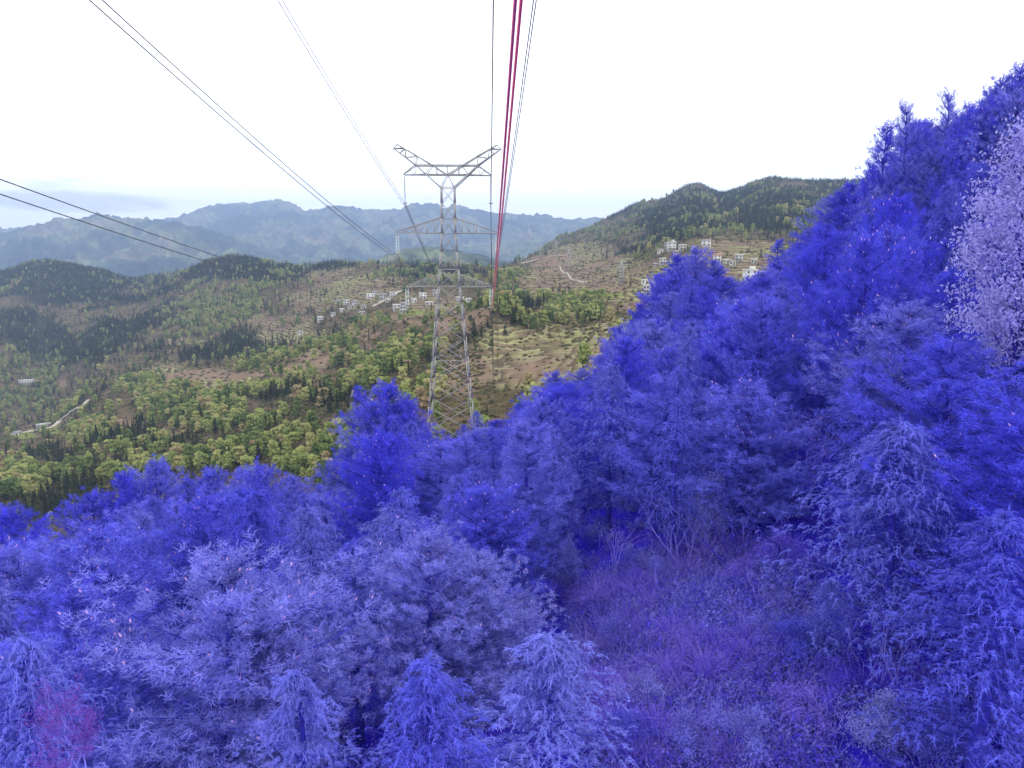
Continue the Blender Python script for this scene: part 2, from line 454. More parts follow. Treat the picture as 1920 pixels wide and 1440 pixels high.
# ------------------------------------------------------------------ valley, village slopes and the right hand mountain
_COLS = [
 (-600,[(120,1250),(260,1030),(420,910),(600,850),(820,790),(950,750),(1100,690),(1350,610),(1500,560),(1700,515)]),
 (0,   [(120,1200),(260,1010),(400,900),(560,845),(800,795),(900,770),(980,715),(1080,640),(1350,570),(1750,508)]),
 (90,  [(120,1200),(260,1000),(400,895),(560,840),(800,785),(920,755),(1050,700),(1250,610),(1500,540),(1750,487)]),
 (200, [(120,1150),(260,960),(400,855),(550,785),(700,735),(850,700),(1000,655),(1250,590),(1500,545),(1750,514)]),
 (255, [(120,1130),(260,950),(400,845),(540,775),(680,725),(840,692),(1000,645),(1250,585),(1500,550),(1750,528)]),
 (330, [(120,1100),(250,940),(380,845),(500,770),(650,712),(800,682),(950,640),(1180,588),(1400,540),(1650,512)]),
 (430, [(120,1080),(250,930),(350,840),(450,765),(620,695),(780,668),(900,640),(1100,585),(1300,530),(1550,487)]),
 (500, [(120,1060),(245,915),(345,820),(445,747),(610,675),(760,654),(875,625),(1050,578),(1250,530),(1480,500)]),
 (560, [(120,1040),(240,900),(340,800),(440,730),(600,655),(740,640),(850,610),(1000,570),(1200,530),(1420,508)]),
 (640, [(120,1020),(240,880),(340,770),(440,710),(590,640),(700,622),(800,588),(950,550),(1150,515),(1320,492)]),
 (740, [(120,920),(220,800),(330,720),(430,660),(560,604),(660,596),(740,572),(900,540),(1100,512),(1260,494)]),
 (845, [(125,880),(200,785),(300,715),(400,650),(510,585),(600,583),(700,562),(850,535),(1050,512),(1230,502)]),
 (930, [(125,880),(190,790),(270,720),(340,660),(430,570),(560,574),(700,548),(850,525),(1000,510),(1150,500)]),
 (985, [(125,850),(190,765),(265,705),(340,655),(445,585),(580,570),(730,545),(900,520),(1100,500),(1400,488)]),
 (1050,[(125,800),(190,740),(260,690),(340,650),(460,600),(600,565),(760,540),(950,510),(1250,480),(2100,448)]),
 (1150,[(125,760),(200,690),(280,640),(380,600),(500,565),(640,540),(800,515),(1050,480),(1500,445),(2150,409)]),
 (1205,[(125,730),(200,665),(290,620),(390,582),(510,550),(640,523),(790,492),(1050,460),(1500,422),(2100,387)]),
 (1250,[(125,700),(200,640),(300,600),(400,565),(520,535),(640,505),(780,470),(1050,440),(1500,400),(2050,374)]),
 (1310,[(130,680),(220,620),(320,580),(430,550),(540,520),(650,490),(760,462),(1000,430),(1450,385),(2000,349)]),
 (1348,[(130,675),(220,618),(320,578),(430,549),(540,520),(650,490),(760,462),(1000,432),(1450,390),(1980,367)]),
 (1390,[(130,670),(220,615),(320,576),(430,547),(535,520),(640,490),(750,462),(970,430),(1400,383),(1920,356)]),
 (1450,[(130,660),(220,610),(320,575),(430,545),(530,520),(630,490),(740,462),(950,425),(1350,375),(1850,341)]),
 (1600,[(130,640),(220,600),(320,570),(430,540),(530,515),(630,485),(740,457),(950,420),(1350,370),(1750,340)]),
 (1900,[(150,620),(240,590),(340,560),(450,530),(550,505),(650,475),(760,447),(950,410),(1350,360),(1700,330)]),
 (2500,[(170,620),(260,590),(360,560),(470,530),(570,505),(670,475),(780,447),(970,410),(1350,360),(1700,330)]),
]
_cx = np.array([c[0] for c in _COLS], float)
_kd = np.array([[k[0] for k in c[1]] for c in _COLS], float)
_ky = np.array([[k[1] for k in c[1]] for c in _COLS], float)
_kd = np.concatenate([_kd, _kd[:, -1:]*1.18, _kd[:, -1:]*1.45, _kd[:, -1:]*1.8], 1)
_ky = np.concatenate([_ky, _ky[:, -1:]+26, _ky[:, -1:]+60, _ky[:, -1:]+95], 1)
NCOL, NROW = 760, 430
tx = np.linspace(-600, 2500, NCOL)
krow = np.concatenate([np.linspace(0, 9, NROW-40), np.linspace(9, 12, 41)[1:]])
D = pchip(_cx, _kd, tx)              # (NCOL, 13)
Yp = pchip(_cx, _ky, tx)
kk = np.arange(13.0)
TD = pchip(kk, D.T, krow)            # (NROW, NCOL)
TY = pchip(kk, Yp.T, krow)
wob = 10*fbm(tx[None, :]/90 + 0*krow[:, None], krow[:, None]*1.2, 3)
TPX = np.repeat(tx[None, :], NROW, 0)
ax_, bz_ = px_dir(TPX, TY)
TX = ax_*TD; TZ = bz_*TD
amp = 0.010*TD*np.clip((krow[:, None])/1.5, 0, 1)
TZ = TZ + amp*fbm(TX/160, TD/160, 5) + 0.35*amp*fbm(TX/28, TD/28, 3)
crest_w = np.exp(-((krow[:, None]-9)/0.5)**2)
TZ = TZ + crest_w*(4.5*fbm(TX/45, TD*0+3.1, 3))
# stay under the near slope where the two overlap
near = (TD < 150) & (np.abs(TX) < 112)
TZ = np.where(near, np.minimum(TZ, slope_z(np.clip(TX, -115, 115), TD) - 3 - np.clip((TD-138)/20, 0, 1)**2*40), TZ)

# what grows where: blobs read off the photograph (cx, cy, rx, ry, weight)
def blobs(L):
    s = np.zeros_like(TPX)
    for cx, cy, rx, ry, w in L:
        s = np.maximum(s, w*np.exp(-(((TPX-cx)/rx)**2 + ((TY-cy)/ry)**2)))
    return s
nz = fbm(TX/70, TD/70, 5); nz2 = fbm(TX/70+40, TD/70+13, 5)
B_TERR = [(960,700,60,40,.9),(1060,640,120,40,1.3),(590,560,70,24,.9),(480,600,50,20,.7),(330,700,60,16,.8),(560,690,70,14,.8),(700,650,50,14,.6),(1100,480,80,20,1.1),(1390,470,90,20,1.0),(1180,640,60,50,1.1),(1110,660,130,60,1.2),(1060,690,110,50,1),(650,540,80,34,1.1),(700,525,60,20,1),(535,622,55,26,1.1),(1030,525,60,34,1.1),(1130,520,90,40,.9),(1350,478,60,16,1.1),(1400,500,60,24,1.1),(230,590,60,14,.6),(330,640,70,14,.7),(1190,560,60,24,1),(800,570,70,16,.7),(400,715,60,22,.7),(470,722,60,14,.8),(1270,510,50,24,.9),(60,800,60,20,.5),(1000,600,40,16,.5)]
B_SOIL = [(330,705,70,12,1),(400,700,60,9,1),(840,600,70,30,1),(780,600,60,10,.9),(870,690,60,60,.8),(700,625,60,12,.8),(610,668,60,14,.9),(520,700,70,8,.6),(360,822,70,12,.8),(200,790,60,14,.7),(560,690,60,14,.7),(740,742,60,20,.5),(1060,500,90,26,.55),(1110,545,80,16,.6),(1010,700,80,40,.5),(120,720,24,12,.7),(290,710,50,8,.7)]
B_GREEN = [(375,728,34,9,1),(500,716,40,8,1),(545,745,26,6,.6),(1150,600,60,10,.5),(640,650,90,12,.5),(40,822,40,10,1),(100,815,50,14,.7),(780,584,50,6,1),(560,660,40,8,.7),(1150,555,60,12,.5)]
B_BROAD = [(330,760,90,34,1),(430,800,90,34,1),(250,860,90,36,.9),(600,730,70,34,1),(700,690,90,40,1),(410,575,75,46,.95),(340,610,60,26,.7),(1085,588,60,22,1.1),(1040,590,30,22,.9),(30,690,60,60,.8),(80,760,60,30,.8),(260,735,60,22,1),(500,690,70,18,1),(570,850,90,40,.7),(480,860,70,30,.8),(760,650,60,40,.9),(830,700,40,50,.6),(150,900,80,40,.7),(950,530,30,14,.9),(720,515,30,14,.7),(1300,440,60,20,.3),(640,655,60,16,.7),(930,655,40,20,.6),(330,890,80,40,.7),(180,820,70,30,.7),(540,610,30,22,.5),(1420,370,80,20,.25),(1330,420,40,14,.4),(430,740,90,16,.6),(40,915,90,40,1.1),(250,905,90,36,1),(600,880,60,40,1),(400,885,90,30,.9),(780,745,50,40,.9),(540,870,60,40,.9),(690,730,40,40,.9),(1150,640,40,16,.5)]
B_CON = [(90,530,190,45,1.5),(440,510,130,24,1.4),(60,600,80,40,1.2),(1420,390,180,50,1.3),(90,560,130,70,1.1),(200,600,100,50,.9),(430,510,120,28,1.1),(480,640,110,26,1.0),(300,650,120,22,.9),(250,830,120,26,1),(110,860,110,26,.9),(960,600,55,40,1.3),(900,620,60,40,.9),(620,760,90,26,.9),(560,800,110,30,.9),(540,745,90,16,.8),(760,510,120,16,1),(1250,430,90,22,1.1),(1450,410,140,40,1.2),(1340,375,100,20,1),(1550,380,100,40,1.1),(1160,470,50,12,1),(1050,555,60,10,.9),(1200,400,110,14,.9),(620,500,60,12,1),(700,625,50,12,.7),(420,860,120,26,.7),(650,860,60,40,.7),(1400,345,160,14,1),(180,660,100,40,.7),(30,600,60,50,1),(560,560,60,30,.6),(1150,480,30,10,1.2),(1090,545,70,7,1),(100,945,80,40,1),(330,905,60,24,.8),(500,890,80,24,.8),(960,745,50,24,.6),(240,560,120,60,.7),(60,620,120,60,.8),(380,660,160,20,.8)]
a_terr = np.clip((blobs(B_TERR) + 0.55*nz - 0.22)*3.5, 0, 1)
a_soil = np.clip((blobs(B_SOIL) + 0.7*nz2 - 0.42)*4, 0, 1)
a_green = np.clip((blobs(B_GREEN) + 0.3*nz - 0.45)*5, 0, 1)
nz3 = fbm(TX/34 + 9, TD/34 + 77, 4); nz4 = fbm(TX/110 - 31, TD/60 + 5, 3)
patch = np.clip((nz3 + 0.7*nz4 + 0.12)*5, 0, 1)
d_broad = np.clip((blobs(B_BROAD) + 1.0*nz2 - 0.38)*2.2, 0, 1)*(0.06 + 0.94*patch)
d_con = np.clip((blobs(B_CON) + 1.0*nz - 0.45)*2.0, 0, 1)*(1 - 0.45*d_broad)*np.maximum(0.15 + 0.85*np.clip((0.15 - nz3 + 0.5*nz4)*5, 0, 1), (TD > 1000)*0.9)
a_forest = np.clip(d_con*2.0, 0, 1)
open_ = (1 - 0.93*np.maximum(a_soil, a_green))*(1 - 0.95*a_terr)
# real steps where the slope is terraced
step = 2.2
q = TZ/step
tz_step = (np.floor(q) + np.clip((q - np.floor(q) - 0.55)/0.45, 0, 1))*step
TZ = TZ + 0.6*a_terr*(tz_step - TZ)
valley = link("valley_terrain", np_mesh("valley_terrain", np.stack([TX, TD, TZ], -1).reshape(-1, 3), grid_faces(NROW, NCOL), M["valley"], True))
tag(valley, "terraced and wooded valley slopes with the long mountain on the right", kind="structure")
for nm, arr in (("terrace", a_terr), ("soil", a_soil), ("green", a_green), ("forest", a_forest)):
    at_ = valley.data.attributes.new(nm, 'FLOAT', 'POINT')
    at_.data.foreach_set("value", arr.astype(np.float32).ravel())

# which ground the camera can see
elev = TZ/TD
vis = elev >= np.maximum.accumulate(np.concatenate([np.full((1, NCOL), -9.0), elev[:-1]], 0), 0) - 0.004
TPXr, TPYr = to_px(TX, TD, TZ)

# ------------------------------------------------------------------ far mountains
def ridge_mesh(name, label, crest, d_base, d_crest, y_base, x0, x1, seed, ampl, nc=420, nr=130):
    xs = np.linspace(x0, x1, nc)
    cy = pchip([c[0] for c in crest], [c[1] for c in crest], xs)
    t = np.linspace(0, 1, nr)
    Dd = d_base + (d_crest - d_base)*t[:, None] + 0*xs[None, :]
    prof = t**0.85
    py = y_base + (cy[None, :] - y_base)*prof[:, None]
    a, b = px_dir(xs[None, :] + 0*py, py)
    X = a*Dd; Z = b*Dd
    S = d_crest/26.0
    wx = 0.35*S*fbm(X/S + seed, Dd/S*0.7, 3)
    # spurs and gullies run down the slope, branching as they go
    g = ridged((X + wx)/S*1.0 + seed, Dd/S*0.28 + seed, 5) - 0.62
    g2 = ridged((X - wx)/S*2.9 + seed*2, Dd/S*1.5, 4) - 0.6
    env = np.sin(math.pi*np.clip(t, 0, 1)**1.5)[:, None]**0.8
    Z = Z + ampl*(1.1*g + 0.60*g2)*(0.12 + env)
    Z = Z + 0.10*ampl*fbm(X/S*9, Dd/S*9, 4)
    Z[-1] += 0.16*ampl*fbm(xs/14.0 + seed, xs*0 + seed, 3)
    # back slope
    nb = 14
    tb = np.linspace(0, 1, nb + 1)[1:]
    Db = d_crest*(1 + 0.10*tb[:, None]) + 0*xs[None, :]
    Zb = Z[-1][None, :] - (Z[-1][None, :] + 450)*tb[:, None]**1.2
    ac, _ = px_dir(xs, cy)
    Xb = ac[None, :]*Db
    V = np.stack([np.concatenate([X, Xb]), np.concatenate([Dd, Db]), np.concatenate([Z, Zb])], -1).reshape(-1, 3)
    o = link(name, np_mesh(name, V, grid_faces(nr + nb, nc), M["mountain"], True))
    tag(o, label, kind="structure")
    return o
ridge_mesh("mountain", "long blue mountain range along the horizon",
    [(-700,430),(0,428),(200,420),(310,413),(350,398),(390,386),(440,381),(490,379),(522,374),(545,381),(575,396),(605,392),(640,388),(690,393),(740,396),(762,389),(778,382),(793,385),(806,382),(830,390),(850,385),(880,391),(950,402),(1010,405),(1080,413),(1105,408),(1140,411),(1175,404),(1250,398),(1400,410),(2600,400)],
    4200, 8600, 545, -700, 2600, 3.3, 260, 840, 190)
ridge_mesh("mountain", "darker mountain spur on the far left",
    [(-700,440),(-100,432),(0,433),(50,424),(100,413),(150,408),(185,401),(200,404),(230,409),(290,414),(320,416),(370,428),(430,444),(480,461),(540,482),(620,505),(760,545)],
    3600, 5600, 560, -700, 760, 8.1, 190, 420, 120)
ridge_mesh("mountain", "lower blue ridge with fields in front of the long range",
    [(-200,520),(300,500),(420,478),(500,468),(560,474),(640,466),(720,476),(800,470),(900,462),(980,452),(1040,446),(1100,440),(1160,428),(1250,420),(1500,420)],
    4000, 6400, 560, -200, 1500, 12.4, 110, 420, 100)
ridge_mesh("hill", "dark rounded hill behind the pylon",
    [(560,545),(640,512),(690,494),(735,477),(765,467),(800,463),(830,466),(860,472),(900,476),(940,488),(1000,500),(1080,530)],
    2100, 2900, 550, 560, 1080, 5.2, 50, 260, 70)
# the plain that carries it all out to the horizon
pl = MB(); pl.add([(-12500, 2500, -470), (12500, 2500, -470), (12500, 9800, -470), (-12500, 9800, -470)], [(0, 1, 2, 3)])
tag(pl.build("plain", M["mountain"]), "low ground between the mountains", kind="structure")

# ------------------------------------------------------------------ tree meshes for the valley
def unit(v):
    return v/np.maximum(np.linalg.norm(v, axis=-1, keepdims=True), 1e-9)

def quads_mesh(name, P, A, B, m):
    """Leaf quads: centres P, half axes A and B."""
    n = len(P)
    V = np.stack([P-A-B, P+A-B, P+A+B, P-A+B], 1).reshape(-1, 3)
    return np_mesh(name, V, np.arange(4*n).reshape(n, 4), m)

def tris_mesh(name, P, Dv, S, m):
    """Blades: base P, tip P+Dv, half width S."""
    n = len(P)
    V = np.stack([P-S, P+S, P+Dv], 1).reshape(-1, 3)
    return np_mesh(name, V, np.arange(3*n).reshape(n, 3), m)

def broad_crown(seed, m, H=9.0, n_blob=22, per=52, leaf=0.40, width=2.5):
    r = np.random.default_rng(seed)
    Ps = []; Ns = []
    for k in range(n_blob):
        t = r.random()
        z = H*(0.20 + 0.72*t)
        rad = width*math.sqrt(max(0.05, 1 - ((t-0.35)/0.75)**2))*r.uniform(0.25, 0.85)
        a = r.random()*2*math.pi
        c = np.array([rad*math.cos(a), rad*math.sin(a), z])
        br = r.uniform(0.75, 1.35)
        d = unit(r.normal(size=(per, 3))); d[:, 2] = np.abs(d[:, 2])*0.9 - 0.15
        Ps.append(c + d*br*(0.55 + 0.5*r.random((per, 1)))); Ns.append(d)
    P = np.concatenate(Ps); N = unit(np.concatenate(Ns) + 0.7*r.normal(size=P.shape))
    A = unit(np.cross(N, r.normal(size=P.shape))); Bv = np.cross(N, A)
    s = leaf*r.uniform(0.6, 1.25, (len(P), 1))
    return quads_mesh("crown", P, A*s, Bv*s*0.7, m)

def con_crown(seed, m, H=11.0, tiers=13, per=11, width=1.9):
    r = np.random.default_rng(seed)
    P = []; Dv = []; S = []
    for k in range(tiers):
        t = k/(tiers-1)
        z = H*(0.16 + 0.80*t); R = width*(1-t)**0.8 + 0.22
        for j in range(per):
            a = 2*math.pi*(j + r.random())/per
            o = np.array([math.cos(a), math.sin(a), 0])
            L = R*r.uniform(0.65, 1.2)
            for q_ in range(2):
                f = 0.25 + 0.5*q_
                P.append(o*L*f*0.6 + (0, 0, z + r.normal()*0.15))
                Dv.append(o*L*(1-f*0.6) + np.array([-o[1], o[0], 0])*r.normal()*0.35 + (0, 0, r.uniform(-0.1, 0.75) - 0.15*L))
                S.append(np.array([-o[1], o[0], r.normal()*0.5])*r.uniform(0.25, 0.42)*(0.5+0.5*(1-t)))
    for j in range(5):
        a = r.random()*6.28
        P.append(np.array([0, 0, H*0.93])); Dv.append(np.array([0.1*math.cos(a), 0.1*math.sin(a), H*0.09])); S.append(np.array([math.cos(a), math.sin(a), 0])*0.13)
    return tris_mesh("crown", np.array(P), np.array(Dv), np.array(S), m)

def trunk_mesh(H, r0, m, seed=0, lean=0.1, limbs=4):
    r = np.random.default_rng(seed)
    b = MB()
    zs = np.linspace(-0.6, H, 6)
    b.tube([(lean*math.sin(z*0.5)*0.5, lean*math.cos(z*0.7)*0.5, z) for z in zs], [r0*(1.15 - 0.95*k/5) for k in range(6)], 6)
    for k in range(limbs):
        z = H*r.uniform(0.35, 0.8); a = r.random()*6.28; L = H*0.16
        b.tube([(0, 0, z), (L*math.cos(a)*0.6, L*math.sin(a)*0.6, z+L*0.5), (L*math.cos(a), L*math.sin(a), z+L*1.1)], [r0*0.4, r0*0.28, r0*0.1], 4)
    return b.mesh("trunk", m)

BROAD = [(broad_crown(100+k, M["leaf_fresh"], H=9.0, width=[2.4, 2.0, 2.8, 2.2][k]), trunk_mesh(6.5, 0.16, M["bark"], 50+k)) for k in range(4)]
CON = [(con_crown(200+k, M["leaf_dark"], width=[1.9, 1.6, 2.2][k]), trunk_mesh(9.5, 0.15, M["bark"], 70+k, limbs=0)) for k in range(3)]

def sample_ground(dens, n, seed):
    """n points spread over the valley terrain by density times true cell area."""
    r = np.random.default_rng(seed)
    dX = np.hypot(TX[:-1, 1:]-TX[:-1, :-1], TZ[:-1, 1:]-TZ[:-1, :-1]); dY = TD[1:, :-1]-TD[:-1, :-1]
    w = np.abs(dX*dY)*dens[:-1, :-1]*(vis[:-1, :-1] | vis[1:, 1:])
    ok = (TPXr[:-1, :-1] > -450) & (TPXr[:-1, :-1] < 2040) & (TPYr[:-1, :-1] < edge_y(TPXr[:-1, :-1]) + 60)
    w = (w*ok).ravel()
    idx = r.choice(len(w), size=n, p=w/w.sum())
    i, j = np.divmod(idx, NCOL-1)
    a = r.random(n); b = r.random(n)
    lerp = lambda G: (G[i, j]*(1-a) + G[i, j+1]*a)*(1-b) + (G[i+1, j]*(1-a) + G[i+1, j+1]*a)*b
    return np.stack([lerp(TX), lerp(TD), lerp(TZ)], -1)

def thin(P, dmin, seed):
    """Drop points that stand closer than dmin to one kept before."""
    cell = {}; keep = []
    for k, p in enumerate(P):
        key = (int(p[0]//dmin), int(p[1]//dmin))
        okk = True
        for a in (-1, 0, 1):
            for b in (-1, 0, 1):
                for qk in cell.get((key[0]+a, key[1]+b), ()):
                    if (P[qk][0]-p[0])**2 + (P[qk][1]-p[1])**2 < dmin*dmin: okk = False; break
                if not okk: break
            if not okk: break
        if okk:
            cell.setdefault(key, []).append(k); keep.append(k)
    return P[keep]

TOWER_XY = np.array([-11.9, 134.0])
HOUSE_PX = [  # px, py of the foot, depth, width, deep, storeys, roof, wall, turn, label
 (34,816,800,9,7,1,'gable','white',.5,"lone white gabled house on the valley floor at the bottom left"),
 (82,800,850,18,6,1,'flat','grey',.15,"long low pale shed beside the valley track"),
 (602,603,850,8,7,2,'flat','white',.3,"single white two storey house left of the village on the slope"),
 (565,627,800,8,6,1,'gable','white',-.4,"small white house with a grey roof, lowest on the slope below the village"),
 (650,572,800,9,7,2,'flat','white',.2,"white flat roofed house at the left end of the village"),
 (666,574,790,8,7,2,'gable','white',.5,"white gabled house second from the left in the village"),
 (694,560,800,12,8,2,'flat','white',.1,"broad white house in the upper row of the village"),
 (718,562,800,11,7,2,'gable','grey',-.2,"grey gabled house in the upper row of the village"),
 (735,558,800,7,7,2,'flat','white',.3,"narrow white house at the right end of the upper village row"),
 (678,590,720,9,6,1,'gable','white',.1,"low white house standing alone below the village"),
 (742,582,680,9,8,2,'flat','white',.25,"big white house at the front of the village left of the glass insulators"),
 (757,586,670,8,7,2,'gable','white',-.15,"white house with dark gable close behind the left insulator string"),
 (792,560,760,9,7,2,'flat','white',.2,"white house just left of the pylon body"),
 (806,572,700,11,6,1,'flat','grey',.0,"low grey house at the foot of the pylon body, left side"),
 (862,563,720,10,7,1,'flat','white',.1,"white house seen between the pylon and its right lower arm"),
 (945,511,1000,16,8,2,'flat','white',.05,"long white building by the road on the crest right of the pylon"),
 (1257,470,760,13,9,3,'flat','white',.2,"tall pale house at the top of the right hand village"),
 (1238,474,760,9,7,1,'gable','white',-.2,"low white house at the upper left of the right hand village"),
 (1277,470,760,10,8,2,'flat','grey',.3,"grey house beside the tall pale one in the right hand village"),
 (1322,462,780,14,8,2,'gable','white',.1,"gabled white house just above the round blue tree crown"),
 (1241,496,700,9,7,2,'flat','white',.1,"white two storey house in the middle of the right hand slope"),
 (1210,532,600,9,7,1,'flat','white',.0,"low white house at the lower left of the right hand village"),
 (1230,530,600,10,7,1,'gable','white',.25,"white gabled house left of the dense blue crowns"),
 (1214,550,540,7,6,2,'flat','white',-.3,"small white house lowest on the right hand slope"),
 (1343,490,640,10,7,2,'gable','red',.1,"house with a reddish roof right of the round blue crown"),
 (1362,493,640,9,7,1,'flat','white',.2,"low white house between the reddish roof and the tall grey house"),
 (1386,490,620,10,8,2,'flat','grey',-.1,"square grey two storey house above the gap in the blue trees"),
 (1404,530,500,13,9,3,'flat','white',.3,"large white stepped house in the gap between the blue trees"),
 (1428,524,520,9,8,2,'flat','white',.1,"white house half hidden behind the blue tree on the right of the gap"),
 (658,578,780,8,6,1,'gable','grey',.4,"low grey gabled house between the two leftmost village houses"),
 (704,556,820,8,7,2,'gable','white',.2,"white gabled house between the broad white and the grey one in the upper row"),
 (727,566,780,7,6,1,'flat','grey',.1,"low grey shed below the upper village row"),
 (684,578,760,7,6,1,'gable','white',-.3,"small white house between the lone lower house and the upper row"),
 (755,574,720,8,6,1,'gable','grey',.3,"low grey house just above the big white one at the village front"),
 (776,566,740,7,6,1,'flat','white',.0,"tiny white house right of the left insulator string"),
 (818,555,760,8,6,2,'gable','grey',.2,"grey gabled house hidden behind the pylon's left leg"),
 (880,566,720,7,6,1,'flat','white',.3,"tiny white shed right of the pylon body"),
 (1250,466,790,8,6,2,'gable','grey',-.1,"grey gabled house uphill of the tall pale one"),
 (1268,477,740,8,6,1,'gable','grey',.25,"low grey house just below the tall pale one"),
 (1296,468,770,9,7,1,'flat','white',.1,"low white house right of the grey one in the upper right village"),
 (1228,500,700,7,6,1,'flat','grey',.0,"small grey outhouse beside the two storey house on the right hand slope"),
 (1222,538,570,8,6,1,'gable','grey',.2,"small grey house between the two lower white ones on the right"),
 (1374,497,620,8,6,1,'gable','white',.1,"low white gabled house below the square grey one"),
 (1415,535,490,8,6,1,'flat','grey',.2,"low grey annex in front of the stepped white house"),
 (1412,493,620,8,6,1,'flat','grey',.0,"long grey shed right of the square grey house"),
 (634,568,800,7,6,1,'gable','grey',.2,"small grey gabled house outermost on the left of the village"),
 (642,584,760,7,6,1,'flat','white',.1,"tiny white house below the left end of the village"),
 (624,592,800,7,6,1,'gable','white',-.2,"small white house between the single two storey one and the village"),
 (48,720,1000,26,9,2,'flat','white',.1,"long white unfinished building on the wooded slope at the far left"),
]
def ground_hit(px, py):
    """Where the ray of a pixel meets the valley terrain."""
    jc = int(np.clip(np.argmin(np.abs(tx - px)), 0, NCOL-1))
    yy = TPYr[:, jc]
    for i in range(60, NROW-1):
        if vis[i, jc] and yy[i] >= py >= yy[i+1]:
            f = (yy[i]-py)/max(yy[i]-yy[i+1], 1e-6)
            return Vector((TX[i, jc]*(1-f)+TX[i+1, jc]*f, TD[i, jc]*(1-f)+TD[i+1, jc]*f, TZ[i, jc]*(1-f)+TZ[i+1, jc]*f))
    i = int(np.argmin(np.abs(yy - py)))
    return Vector((TX[i, jc], TD[i, jc], TZ[i, jc]))
HOUSES = [(ground_hit(h[0], h[1]), h) for h in HOUSE_PX]
TRACKS = [[(18,815),(60,808),(100,801),(120,786),(150,764),(168,750)], [(975,494),(1000,488),(1030,482),(1062,478)], [(1048,498),(1056,510),(1068,517),(1072,524),(1090,529),(1104,532)], [(700,575),(722,562),(738,553),(752,546)]]
_tp = [ground_hit(a[0] + (b[0]-a[0])*f, a[1] + (b[1]-a[1])*f) for t_ in TRACKS for a, b in zip(t_[:-1], t_[1:]) for f in (0, .25, .5, .75)]
hxy = np.array([[p.x, p.y] for p in [h[0] for h in HOUSES] + _tp])

def clear_of_houses(P, d=9.0):
    dd = np.min((P[:, None, 0]-hxy[None, :, 0])**2 + ((P[:, None, 1]-hxy[None, :, 1] + 4)*0.6)**2, 1)
    k = dd > d*d
    k &= (np.hypot(P[:, 0]-TOWER_XY[0], P[:, 1]-TOWER_XY[1]) > 14)
    return P[k]

pb = clear_of_houses(thin(sample_ground(d_broad*open_ + 0.004*open_, 28000, 1), 3.3, 1))
pc = clear_of_houses(thin(sample_ground(d_con*open_ + (0.006 + 0.022*((TPX < 640) & (TD > 650)))*open_, 50000, 2), 3.0, 2))
ps = clear_of_houses(sample_ground(0.35 + 1.0*np.clip(0.5 + nz2, 0, 1)*(1 - 0.9*np.maximum(a_soil, a_green))*(1 - 0.92*a_terr), 54000, 6), 7.0)
r_ = np.random.default_rng(5)
sb = r_.uniform(0.45, 1.25, len(pb))*r_.uniform(0.75, 1.1, len(pb)); sc_ = r_.uniform(0.4, 0.95, len(pc))

def zone(px, py):
    v = "low in the valley" if py > 800 else ("on the middle slopes" if py > 640 else "high on the slopes")
    for lim, nm in ((160, "at the far left"), (320, "left of the brown field"), (480, "below the brown field"), (640, "left of the rounded blue pine"), (810, "beside the pylon's left leg"), (900, "right behind the pylon"), (1060, "on the knoll right of the pylon"), (1250, "among the pale terraces")):
        if px < lim: return v + ", " + nm
    return v + ", by the right hand village"

def plant_individuals(P, S, H, protos, name, what, group, n=290):
    px, py = to_px(P[:, 0], P[:, 1], P[:, 2])
    pxt, pyt = to_px(P[:, 0], P[:, 1], P[:, 2] + H*S)
    seen = (px > -10) & (px < 1930) & (pyt < edge_y(px) - 2)
    size = np.where(seen, H*S/P[:, 1], 0)
    order = np.argsort(-size)
    first, rest = order[:n], order[n:]
    for q_, k in enumerate(first):
        crown, trunk = protos[q_ % len(protos)]
        t = empty(name, P[k], r_.random()*6.28, (S[k]*r_.uniform(0.9, 1.15), S[k]*r_.uniform(0.9, 1.15), S[k]))
        tag(t, what + " " + zone(px[k], py[k]), "tree", group)
        link("trunk", trunk, t); link("crown", crown, t)
    return rest
rest_b = plant_individuals(pb, sb, 9.5, BROAD, "broadleaf_tree", "light green broadleaf tree", "fresh green trees across the valley")
rest_c = plant_individuals(pc, sc_, 11.5, CON, "conifer_tree", "small dark green conifer", "dark conifers across the valley")

